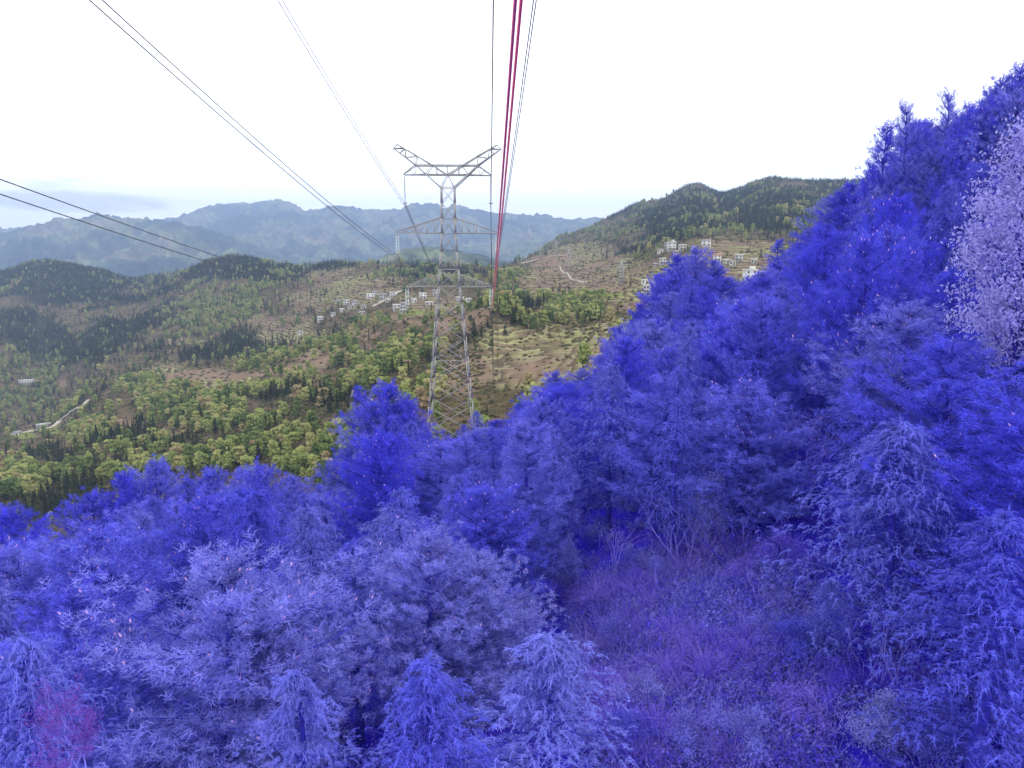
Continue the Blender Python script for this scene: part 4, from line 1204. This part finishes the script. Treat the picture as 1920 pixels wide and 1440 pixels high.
def leafy(seed, H, m, leaf=0.14, per=16, depth=4, spread=0.55, r0=0.06, n0=3, droop=0.5, clump=0.28, bark="twig_blue"):
    b, tips = branch_skeleton(seed, H, depth, spread, r0, n0)
    r = np.random.default_rng(seed + 1)
    T = np.array([t[0] for t in tips if t[2] <= 2])
    n = len(T)
    P = np.repeat(T, per, 0) + r.normal(size=(n*per, 3))*clump
    d = unit(r.normal(size=P.shape) + np.array([0, 0, -droop]))
    s = unit(np.cross(d, r.normal(size=P.shape)))
    sz = leaf*r.uniform(0.6, 1.3, (len(P), 1))
    V = np.stack([P, P + d*sz*0.5 + s*sz*0.22, P + d*sz, P + d*sz*0.5 - s*sz*0.22], 1).reshape(-1, 3)
    crown = np_mesh("crown", V, np.arange(4*len(P)).reshape(-1, 4), m)
    return crown, b.mesh("trunk", M[bark]), None

PINES = [pine(301, cones=True, spread=3.0), pine(302, spread=2.5), pine(303, spread=2.7, cones=True, base=0.16), pine(304, spread=2.2, base=0.16),
         pine(305, spread=1.75, whorls=10, base=0.30, dens=8.0, top=1.5), pine(306, spread=3.1, cones=True, mat="pine_pale", base=0.08, top=3.2), pine(307, spread=2.7, cones=True, mat="pine_pale", base=0.10, top=3.0)]
CYPS = [cypress(401, width=1.7, sprays=1250), cypress(402, width=1.4, sprays=1050), cypress(403, width=2.1, sprays=1500, droop=1.2), cypress(404, width=1.8, sprays=1200, droop=0.9)]

def place_tree(name, proto, X, Y, z, h, label, group=None, H=10.0, wide=1.0):
    s = h/H
    o = empty(name, (X, Y, z), random.random()*6.28, (s*wide, s*wide, s))
    tag(o, label, "tree", group)
    crown, trunk, cone = proto
    link("trunk", trunk, o); link("crown", crown, o)
    if cone is not None:
        tag(link("cones", cone, o), kind="stuff")
    return o

# trees whose tops draw the outline of the forest, and the big ones near the camera
# (px, py of the top, depth, kind, label or None, width)
PLACED = [
 (20,955,46,'p'),(70,972,48,'c'),(170,925,52,'p'),(235,884,52,'p'),(295,864,54,'p'),(350,892,56,'c'),(400,882,58,'p'),(450,876,60,'p'),(545,893,62,'p'),(600,908,60,'c'),
 (655,835,58,'p'),(690,758,56,'p'),(766,752,57,'p'),(870,795,116,'c'),(893,770,118,'c'),(930,788,116,'p'),(980,755,114,'p'),(1040,697,111,'p'),(1090,692,109,'p'),(1135,660,107,'p'),(1160,612,104,'p'),
 (1200,568,101,'p'),(1240,515,98,'p'),(1270,478,96,'p'),(1335,487,94,'p'),(1365,522,92,'p'),(1400,538,90,'c'),(1430,520,88,'p'),(1500,455,80,'p'),(1530,427,78,'p'),(1565,372,75,'p'),(1600,342,72,'p'),
 (1632,300,66,'p'),(1668,228,60,'p'),(1730,240,58,'p'),(1815,190,56,'p'),(1852,162,54,'p'),(1888,136,52,'p'),(1925,112,52,'p'),(1965,90,50,'p'),(1800,270,60,'p'),(1700,290,62,'p'),(1760,300,62,'p'),
 (1100,760,70,'c'),(1000,800,62,'p'),(1190,700,62,'p'),(1280,690,56,'p'),(1330,630,64,'p'),(1500,590,52,'p'),(1560,540,48,'p'),(1620,600,42,'c'),(1790,480,46,'p'),(1740,400,52,'p'),(1850,420,50,'p'),(1420,560,74,'p'),(1655,330,61,'q'),(1745,285,56,'p'),(1800,212,54,'p'),(1838,200,52,'q'),(1830,275,52,'q'),(1872,190,51,'q'),(1905,172,50,'q'),(1470,600,60,'p'),(1230,620,78,'p'),
]
NAMED = [
 (490,874,41,'p0',1.0,"blue pine with speckled cones at the middle of the left outline"),
 (725,722,55,'p2',1.25,"tall rounded blue pine in front of the pylon's left foot"),
 (1305,464,93,'p2',1.2,"round topped blue pine rising in front of the right hand village"),
 (1465,448,80,'p4',0.9,"slim blue pine top on the right of the gap with the white house"),
 (1695,190,58,'p4',.8,"thin blue pine with an open top against the sky, left of the tallest one"),
 (1777,168,56,'p4',.8,"blue pine standing highest against the white sky on the right"),
 (400,1052,16.5,'p5',1.3,"big pale blue pine with pink cone tips at the lower left"),
 (505,1105,17.5,'p6',0.9,"pale blue pine leaning against the big one with pink cones"),
 (800,1000,20.5,'p6',1.0,"pale blue pine with a few pink cones in the middle of the bottom half"),
 (895,1035,21.5,'p6',0.9,"dense blue pine just right of the middle pine with pink cones"),
 (660,1008,21,'c1',1.0,"slender blue cypress between the two cone bearing pines"),
 (882,875,35,'c2',1.1,"broad blue cypress below the pylon"),
 (762,938,33,'c0',1.0,"blue cypress left of the broad one below the pylon"),
 (600,935,37,'p1',1.2,"dark layered blue pine below the dip in the outline"),
 (1415,670,32,'c0',1.25,"tall drooping blue cypress at the back edge of the clearing"),
 (1690,785,19,'c2',1.35,"largest drooping blue cypress at the right of the grassy clearing"),
 (1560,1090,19,'c0',1.0,"low blue cypress at the foot of the largest one"),
 (1705,568,28,'p6',1.2,"open branched blue pine behind the largest cypress"),
 (1875,640,24,'p6',1.1,"pale blue pine with cones at the right edge"),
 (1890,955,14.5,'c0',1.25,"pale drooping cypress in the bottom right corner"),
 (1030,1180,13.5,'c1',1.45,"light blue cypress at the bottom centre beside the clearing"),
 (800,1235,12.5,'c0',1.1,"blue cypress at the bottom, left of centre"),
 (555,1250,12.5,'c1',1.0,"blue cypress at the bottom, right of the big pine"),
 (40,1185,14,'c2',1.1,"blue cypress in the bottom left corner"),
 (230,1010,30,'p1',1.1,"dusky blue pine behind the big pale one on the left"),
 (60,1040,28,'c2',1.1,"blue cypress at the left edge above the dark hollow"),
]
FG = []     # (X, Y, h) of everything planted, to keep spacing
def base_at(px, py, dep):
    p = at(px, py, dep)
    zg = float(slope_z(p.x, p.y))
    return p.x, p.y, zg, p.z - zg
for px, py, dep, kd, wide, label in NAMED:
    X, Y, zg, h = base_at(px, py, dep)
    h = max(h, 3.0)
    if kd[0] == 'p': place_tree("pine_tree", PINES[int(kd[1])], X, Y, zg, h, label, "blue forest on the near slope", wide=wide*min(1.5, max(0.8, 10/h*0.95)))
    else: place_tree("cypress_tree", CYPS[int(kd[1])], X, Y, zg, h, label, "blue forest on the near slope", wide=wide*min(1.4, max(0.8, 10/h*0.95)))
    FG.append((X, Y))
def fg_label(kd, X, Y, h):
    px, py = [float(v) for v in to_px(X, Y, float(slope_z(X, Y)) + h)]
    if Y < 24: dpt = "in the nearest row"
    elif Y < 42: dpt = "a few rows back"
    elif Y < 75: dpt = "in mid forest"
    else: dpt = "in the farthest rows"
    if px < 330: pl = "at the left"
    elif px < 640: pl = "left of the pylon"
    elif px < 980: pl = "below the pylon"
    elif px < 1290: pl = "right of the pylon"
    elif px < 1600: pl = "below the right village"
    elif px < 1770: pl = "at the right"
    else: pl = "at the far right"
    sz = "small" if h < 5.5 else ("tall" if h > 8.8 else "mid sized")
    return "%s %s %s, %s" % (sz, "blue pine" if kd == 'p' else "drooping blue cypress", dpt, pl)
SHARE = {'p': "blue pine in the dense forest along the skyline edge of the slope", 'c': "narrow blue cypress in the forest along the skyline edge of the slope"}
for px, py, dep, kd in PLACED:
    X, Y, zg, h = base_at(px, py, dep)
    if h < 2.0: h = 2.0
    w = min(1.9, max(0.9, 10/h))*random.uniform(1.0, 1.3)
    if px > 1620 and py < 330: w *= 0.85
    if kd in 'pq': place_tree("pine_tree", PINES[4] if (kd == 'p' and px > 1620 and py < 330) else random.choice(PINES[:4]), X, Y, zg, h, fg_label('p', X, Y, h), "blue forest on the near slope", wide=w)
    else: place_tree("cypress_tree", random.choice(CYPS), X, Y, zg, h, fg_label('c', X, Y, h), "blue forest on the near slope", wide=w)
    FG.append((X, Y))

# the clearing stays open
_CL = [(1070,1130),(1190,1065),(1420,1040),(1510,1130),(1550,1440),(1140,1440),(1105,1320)]
def in_clearing(px, py):
    c = False; n = len(_CL)
    for i in range(n):
        x1, y1 = _CL[i]; x2, y2 = _CL[(i+1) % n]
        if (y1 > py) != (y2 > py) and px < (x2-x1)*(py-y1)/(y2-y1) + x1: c = not c
    return c
cand = []
rf = np.random.default_rng(77)
for k in range(16000):
    Y = 11 + 112*rf.random()**0.8
    X = rf.uniform(-0.80, 0.82)*Y
    cand.append((X, Y))
n_fill = 0
SHARE2 = {'p': "blue pine among the crowded trees on the near slope", 'c': "drooping blue cypress among the crowded trees on the near slope"}
for X, Y in cand:
    if n_fill >= 430: break
    md = 2.1 + 0.017*Y
    if any((X-a)**2 + (Y-b)**2 < md*md for a, b in FG): continue
    if abs(X - TOWER_XY[0]) < 7 and Y > 108: continue
    zg = float(slope_z(X, Y)); h = rf.uniform(6.5, 11.0)
    px, py = to_px(X, Y, zg + h)
    lim = float(edge_y(px)) + 12 + 700/Y
    if py < lim:
        # shorten to stay under the outline
        _, bz = px_dir(px, lim); h = float(bz)*Y - zg
    if h < 3.2: continue
    px, py = to_px(X, Y, zg + h)
    if Y < 24 and py < 1000 and 300 < px < 1600: continue
    if Y < 21 and 150 < px < 1000: continue
    if Y < 30 and py < 640: continue
    if Y < 15 and py < 1180: continue
    bad = False
    for f in (0.1, 0.4, 0.7, 0.95):
        for s in (-1.1, 0, 1.1):
            if Y < 34 and in_clearing(*[float(v) for v in to_px(X + s*(1-f), Y, zg + h*f)]): bad = True
    if bad: continue
    FG.append((X, Y)); n_fill += 1
    kd = 'c' if rf.random() < 0.5 else 'p'
    w = min(1.7, max(0.85, 9.5/h))*rf.uniform(0.9, 1.3)
    if kd == 'p': place_tree("pine_tree", PINES[int(rf.integers(0, 4))], X, Y, zg, h, fg_label('p', X, Y, h), "blue forest on the near slope", wide=w)
    else: place_tree("cypress_tree", CYPS[int(rf.integers(0, 4))], X, Y, zg, h, fg_label('c', X, Y, h), "blue forest on the near slope", wide=w)
print("fill trees", n_fill)

# lilac flowering tree at the right edge
def slope_hit(px, py):
    """Where the ray of a pixel meets the near slope."""
    a, b = px_dir(px, py)
    Ys = np.linspace(8, 125, 1500)
    k = int(np.argmax(float(b)*Ys < slope_z(float(a)*Ys, Ys)))
    Y = float(Ys[k]); X = float(a)*Y
    return X, Y, float(slope_z(X, Y))
def place_leafy(name, proto, px, py, dep, label, cat, H, min_h=1.5, rz=0.0, wide=1.0):
    X, Y, zg, h = base_at(px, py, dep)
    s = max(h, min_h)/H
    o = empty(name, (X, Y, zg), rz, (s*wide, s*wide, s)); tag(o, label, cat)
    crown, trunk, _ = proto
    link("trunk", trunk, o); link("crown", crown, o)
    return o
def set_shrub(name, proto, px, py, h, label, cat, H, wide=1.0, group=None, rz=None):
    X, Y, zg = slope_hit(px, py)
    s = h/H
    o = empty(name, (X, Y, zg - 0.05), random.random()*6.28 if rz is None else rz, (s*wide, s*wide, s)); tag(o, label, cat, group)
    link("trunk", proto[1], o); link("crown", proto[0], o)
    return o
def clustered(seed, H, z0, rad, n, per, leaf):
    """A tree whose crown is a dome of hanging leaf clusters on forking limbs."""
    r = np.random.default_rng(seed)
    zc = (z0 + H)/2; hz_ = (H - z0)/2
    d = unit(r.normal(size=(n, 3)))*r.uniform(0.25, 1.0, (n, 1))**0.5
    C = d*np.array([rad, rad, hz_]) + np.array([0, 0, zc])
    C[:, :2] *= (1.15 - 0.55*(C[:, 2:3] - z0)/(H - z0))*r.uniform(0.7, 1.25, (n, 1))
    b = MB(); b.tube([(0, 0, -0.4), (0.06, 0.03, z0*0.5), (0, 0.05, z0), (0, 0, H*0.9)], [0.075, 0.06, 0.045, 0.012], 7)
    for c in C[::2]:
        z1 = max(z0*0.7, c[2] - 1.2 - 0.4*r.random())
        b.tube([(0, 0, z1), (c[0]*0.5, c[1]*0.5, z1 + (c[2]-z1)*0.65), c], [0.03, 0.02, 0.008], 4)
    P = np.repeat(C, per, 0) + r.normal(size=(n*per, 3))*np.array([0.19, 0.19, 0.22])*np.repeat(r.uniform(0.6, 1.4, (n, 1)), per, 0)
    dd = unit(r.normal(size=P.shape) + np.array([0, 0, -0.7])); sd = unit(np.cross(dd, r.normal(size=P.shape)))
    sz = leaf*r.uniform(0.6, 1.3, (len(P), 1))
    V = np.stack([P, P + dd*sz*0.5 + sd*sz*0.22, P + dd*sz, P + dd*sz*0.5 - sd*sz*0.22], 1).reshape(-1, 3)
    return np_mesh("crown", V, np.arange(4*len(P)).reshape(-1, 4), M["blossom"]), b.mesh("trunk", M["bark_blue"]), None
place_leafy("flowering_tree", clustered(501, 10.0, 4.2, 1.3, 190, 130, 0.10), 1968, 190, 22.5, "pale lilac leafed tree filling the right edge below the skyline", "tree", 10.0)
_X, _Y, _zg, _h = base_at(125, 1300, 12.5)
_cr, _tr, _ = leafy(511, 1.9, M["pink_leaf"], leaf=0.045, per=30, depth=4, spread=0.32, r0=0.014, n0=3, clump=0.06)
_o = empty("flowering_shrub", (_X, _Y, _zg)); tag(_o, "magenta leafed treetop in the bottom left corner", "shrub")
MB().tube([(0, 0, -0.3), (0.1, 0.05, _h*0.4), (0, 0, _h - 1.8)], [0.06, 0.045, 0.03], 6).build("stem", M["bark_blue"], _o)
for _n, _d in (("branches", _tr), ("crown", _cr)):
    link(_n, _d, _o).location = (0, 0, _h - 1.9)

def bare(seed, H, n0=2, depth=4, r0=0.022, spread=0.5):
    b, tips = branch_skeleton(seed, H, depth, spread, r0, n0)
    return None, b.mesh("branches", M["twig_blue"]), None
def bare_bush(px, py, h, seed, label, n0=2, depth=4, wide=1.0):
    X, Y, zg = slope_hit(px, py)
    o = link("bare_sapling", bare(seed, 3.0, n0, depth)[1]); o.location = (X, Y, zg); o.scale = (h/3*wide, h/3*wide, h/3)
    tag(o, label, "sapling", "bare saplings on the near slope")
SLIM = [leafy(560 + k, 5.0, M["broad_blue"], leaf=0.07, per=10, depth=3, spread=0.35, r0=0.035, n0=1, clump=0.16, bark="bark_blue") for k in range(2)]
bare_bush(1500, 960, 6.0, 601, "tall leafless sapling between the two big cypresses", 2, 5)
bare_bush(1680, 1290, 2.6, 602, "leafless pale sapling at the right of the clearing", 2, 4)
bare_bush(1800, 1330, 2.4, 603, "leafless sapling with wide arms in front of the corner cypress", 1, 4)
bare_bush(985, 1040, 5.0, 604, "leafless twiggy tree right of the broad cypress", 3, 5)
bare_bush(1290, 1070, 4.0, 606, "bundle of bare stems in the dark gap behind the clearing", 5, 3)
bare_bush(1160, 1090, 3.2, 608, "thin leaning stems at the top left of the clearing", 3, 3)
bare_bush(1420, 1160, 2.4, 609, "thin bare stem standing in the middle of the clearing", 2, 3)
bare_bush(1385, 1040, 3.4, 610, "slim bare stem at the top edge of the clearing", 1, 3)
bare_bush(1330, 1110, 2.2, 611, "short bare stem below the pale leaved shrub", 1, 3)
bare_bush(1230, 1150, 2.0, 612, "short twiggy stem beside the top tussock", 2, 3)
bare_bush(1090, 1330, 2.6, 613, "twiggy stem beside the light cypress at the bottom", 2, 4)
bare_bush(1560, 1400, 2.0, 614, "low bare twigs at the bottom right of the clearing", 3, 4)
for k, (px, py, h, lb) in enumerate([
 (1455, 1095, 5.0, "tall dark slender sapling left of the top right violet shrub"), (1400, 1090, 4.2, "dark slender sapling above the slim bare stem"), (1490, 1060, 4.6, "dark slender sapling close beside the largest cypress"),
 (1345, 1075, 4.0, "dark slender sapling next to the tall pale leaved shrub"), (1240, 1085, 4.4, "dark leaning sapling above the topmost tussock"), (1180, 1075, 3.8, "dark slender sapling at the top left of the clearing"), (1520, 1150, 4.0, "dark slender sapling on the right rim of the clearing")]):
    X, Y, zg = slope_hit(px, py)
    o = empty("young_tree", (X, Y, zg), random.random()*6.28, (h/5, h/5, h/5)); tag(o, lb, "sapling", "slender dark saplings round the clearing")
    pr = SLIM[k % 2]
    link("trunk", pr[1], o); link("crown", pr[0], o)
SHR = [leafy(520+k, 2.0, M["broad_blue"], leaf=0.085, per=26, depth=4, spread=0.6, r0=0.018, n0=5, clump=0.12) for k in range(3)]
VIO = [leafy(540+k, 2.0, M["grass_violet"], leaf=0.07, per=22, depth=4, spread=0.6, r0=0.016, n0=5, clump=0.12) for k in range(2)]
for k, (px, py, h, pr, wd, lb) in enumerate([
 (1062, 1120, 3.0, SHR[0], .55, "large leaved pale blue shrub at the top left of the clearing"),
 (1330, 1030, 3.4, SHR[1], .45, "tall pale leaved shrub in the dark gap above the clearing"),
 (1380, 1420, 1.6, SHR[2], 1.0, "pale blue shrub at the bottom of the clearing"),
 (1640, 1410, 1.7, SHR[0], 1.0, "pale blue shrub right of the clearing below the leafless sapling"),
 (1250, 1110, 1.3, SHR[2], 1.1, "low pale shrub beside the topmost tussock"),
 (1150, 1230, 1.4, SHR[1], 1.1, "rounded blue shrub at the left edge of the clearing"),
 (1470, 1090, 2.0, VIO[0], .8, "violet leaved shrub at the top right of the clearing"),
 (1440, 1220, 1.2, SHR[0], 1.2, "low blue shrub in the middle of the clearing"),
 (1520, 1240, 1.5, SHR[1], 1.1, "blue shrub beside the largest cypress's foot"),
 (1300, 1260, 1.1, VIO[1], 1.2, "violet shrub left of the middle of the clearing"),
 (1220, 1340, 1.3, SHR[2], 1.2, "blue shrub in the lower left of the clearing"),
 (1500, 1360, 1.2, VIO[0], 1.2, "violet shrub in the lower right of the clearing"),
 (1290, 1420, 1.3, SHR[0], 1.2, "pale shrub on the bottom edge left of centre in the clearing"),
 (1390, 1110, 1.5, VIO[1], .9, "violet shrub below the slim bare stem"),
 (1180, 1430, 1.4, SHR[1], 1.1, "blue shrub at the bottom left corner of the clearing"),
 (1740, 1430, 1.6, SHR[2], 1.1, "blue shrub at the bottom between sapling and corner cypress"),
 (1580, 1310, 1.3, VIO[1], 1.1, "violet shrub right of the clearing under the largest cypress"),
 ]):
    set_shrub("leafy_shrub", pr, px, py, h, lb, "shrub", 2.0, wd, "shrubs in and around the clearing")

# ------------------------------------------------------------------ grass tussocks and undergrowth
def tussock(seed, n=70, L=0.9):
    r = np.random.default_rng(seed)
    V = []; Fq = []; Ft = []
    for k in range(n):
        a = r.random()*6.28; o = np.array([math.cos(a), math.sin(a), 0]); side = np.array([-o[1], o[0], 0])
        l = L*r.uniform(0.5, 1.2); out_ = r.uniform(0.25, 0.9); w = r.uniform(0.010, 0.018)
        p0 = o*r.random()*0.12
        i = len(V)
        for f in (0, .4, .75):
            c = p0 + o*out_*l*f*f*0.9 + np.array([0, 0, l*(f - 0.55*out_*f*f)])
            V += [c - side*w*(1.1-f), c + side*w*(1.1-f)]
        V.append(p0 + o*out_*l*0.95 + np.array([0, 0, l*(1 - 0.75*out_)]))
        Fq += [(i, i+1, i+3, i+2), (i+2, i+3, i+5, i+4)]; Ft.append((i+4, i+5, i+6))
    return np_mesh("grass", np.array(V), [np.array(Fq), np.array(Ft)], M["grass_violet"])
def fern(seed, m, n=150, L=0.5):
    r = np.random.default_rng(seed)
    b = 26
    hd = unit(r.normal(size=(b, 3))*np.array([0.6, 0.6, 0.3]) + np.array([0, 0, 0.8]))*r.uniform(0.35, 0.85, (b, 1))
    root = r.normal(size=(b, 3))*np.array([0.22, 0.22, 0.0])
    k = r.integers(0, b, n); f = r.uniform(0.35, 1.05, (n, 1))
    P = root[k] + hd[k]*f + r.normal(size=(n, 3))*0.05
    d = unit(r.normal(size=(n, 3)) + np.array([0, 0, -0.1])); s = unit(np.cross(d, r.normal(size=(n, 3))))
    sz = L*r.uniform(0.10, 0.24, (n, 1))
    V = np.stack([P, P + d*sz*0.5 + s*sz*0.22, P + d*sz, P + d*sz*0.5 - s*sz*0.22], 1).reshape(-1, 3)
    st = unit(np.cross(hd, r.normal(size=hd.shape)))*0.007
    V2 = np.stack([root - st, root + st, root + hd*1.15], 1).reshape(-1, 3)
    return np_mesh("undergrowth_clump", np.concatenate([V, V2]), [np.arange(4*n).reshape(-1, 4), 4*n + np.arange(3*b).reshape(-1, 3)], m)
GR = []
for k, (px, py) in enumerate(((1190, 1100), (1240, 1230), (1400, 1330))):
    p = None
    for Y in np.linspace(10, 40, 400):
        q_ = at(px, py, float(Y))
        if q_.z < float(slope_z(q_.x, q_.y)): p = q_; break
    o = link("grass_tussock", tussock(700+k, 110, 1.15)); o.location = (p.x, p.y, float(slope_z(p.x, p.y)))
    tag(o, ["large violet tussock at the top of the clearing", "violet tussock in the middle of the clearing", "violet tussock at the bottom of the clearing"][k], "grass tussock", "violet grass tussocks"); GR.append(o)
UG = []
for k in range(3):
    q_ = at(1300 + 60*k, 1300, 16.0)
    o = link("low_shrub", fern(720+k, M["fern_blue"] if k else M["broad_blue"], 260, 0.62)); o.location = (q_.x, 16.0 + k, float(slope_z(q_.x, 16.0 + k)))
    tag(o, ["low pale blue clump in the clearing", "low dusky blue clump in the clearing", "low blue clump right of centre in the clearing"][k], "shrub", "low shrubs in the clearing"); UG.append(o)
for k in range(2):
    r = np.random.default_rng(740 + k); b = MB()
    for j in range(16):
        a = r.random()*6.28; l = r.uniform(0.6, 1.5); o_ = np.array([math.cos(a), math.sin(a), 0]); c0 = np.array([*r.normal(size=2)*0.25, -0.05]); bn = r.uniform(0.1, 0.9)
        b.tube([c0 + o_*l*bn*f*f + np.array([0, 0, l*(f - 0.45*bn*f*f)]) + r.normal(size=3)*0.02 for f in (0, .35, .7, 1)], [0.010, 0.008, 0.006, 0.003], 3)
    q_ = at(1250 + 180*k, 1290, 17.0)
    o = b.build("twig_clump", M["twig_blue"]); o.location = (q_.x, 17.0, float(slope_z(q_.x, 17.0)))
    tag(o, ["tangle of thin pale twigs left of the middle of the clearing", "tangle of thin pale twigs right of the middle of the clearing"][k], "shrub", "twig tangles in the clearing"); UG.append(o)
def on_slope(n, f, seed):
    r = np.random.default_rng(seed); out_ = []
    while len(out_) < n:
        Y = 9 + 105*r.random()**1.3; X = r.uniform(-0.85, 0.85)*Y
        if f(X, Y): out_.append((X, Y))
    P = np.array(out_)
    return np.concatenate([P, slope_z(P[:, 0], P[:, 1])[:, None]], 1)
def clear_pt(X, Y):
    px, py = to_px(X, Y, float(slope_z(X, Y, False))); return in_clearing(float(px), float(py))
pg = on_slope(520, lambda X, Y: clear_pt(X, Y) and Y < 34 and vnoise(np.array(X*0.55), np.array(Y*0.55)) > 0.55, 3)
scatter("dry_grass", "violet dry grass covering the clearing", pg, np.random.default_rng(1).uniform(0.4, 1.3, len(pg)), GR, 0.35)
pu = np.concatenate([on_slope(2600, lambda X, Y: clear_pt(X, Y) and Y < 36, 4), on_slope(6500, lambda X, Y: True, 5)])
scatter("undergrowth", "blue violet undergrowth between the trees", pu, np.random.default_rng(2).uniform(0.45, 1.15, len(pu))*np.clip(pu[:, 1]/30, 1, 2.4), UG[:3] + UG + UG[:1], 0.3)

# ------------------------------------------------------------------ haze
hz = MB().box((0, 4400, 130), (26000, 11000, 1240))
hm, hnt, hout = new_mat("haze_air")
hv = hnt.nodes.new("ShaderNodeVolumePrincipled")
hv.inputs["Color"].default_value = (0.385, 0.52, 0.84, 1)
hv.inputs["Density"].default_value = 0.00015
hv.inputs["Anisotropy"].default_value = 0.0
hnt.links.new(hv.outputs[0], hout.inputs["Volume"])
tag(hz.build("haze", hm), "thin blue haze hanging over the valley", kind="stuff")

# ------------------------------------------------------------------ labels: order among look-alikes of the near forest
_ORD = ["leftmost", "second from left", "third from left", "fourth from left", "fifth from left", "sixth from left", "seventh from left", "eighth from left", "ninth from left", "tenth from left", "eleventh from left", "twelfth from left", "thirteenth from left", "fourteenth from left"]
_by = {}
for o in col.objects:
    if o.get("group") == "blue forest on the near slope": _by.setdefault(o["label"], []).append(o)
for lab, obs in _by.items():
    if 1 < len(obs) <= len(_ORD):
        obs.sort(key=lambda o: o.location.x/o.location.y)
        for k, o in enumerate(obs):
            o["label"] = lab + ", " + _ORD[k] if k < len(obs) - 1 or len(obs) < 3 else lab + ", rightmost"
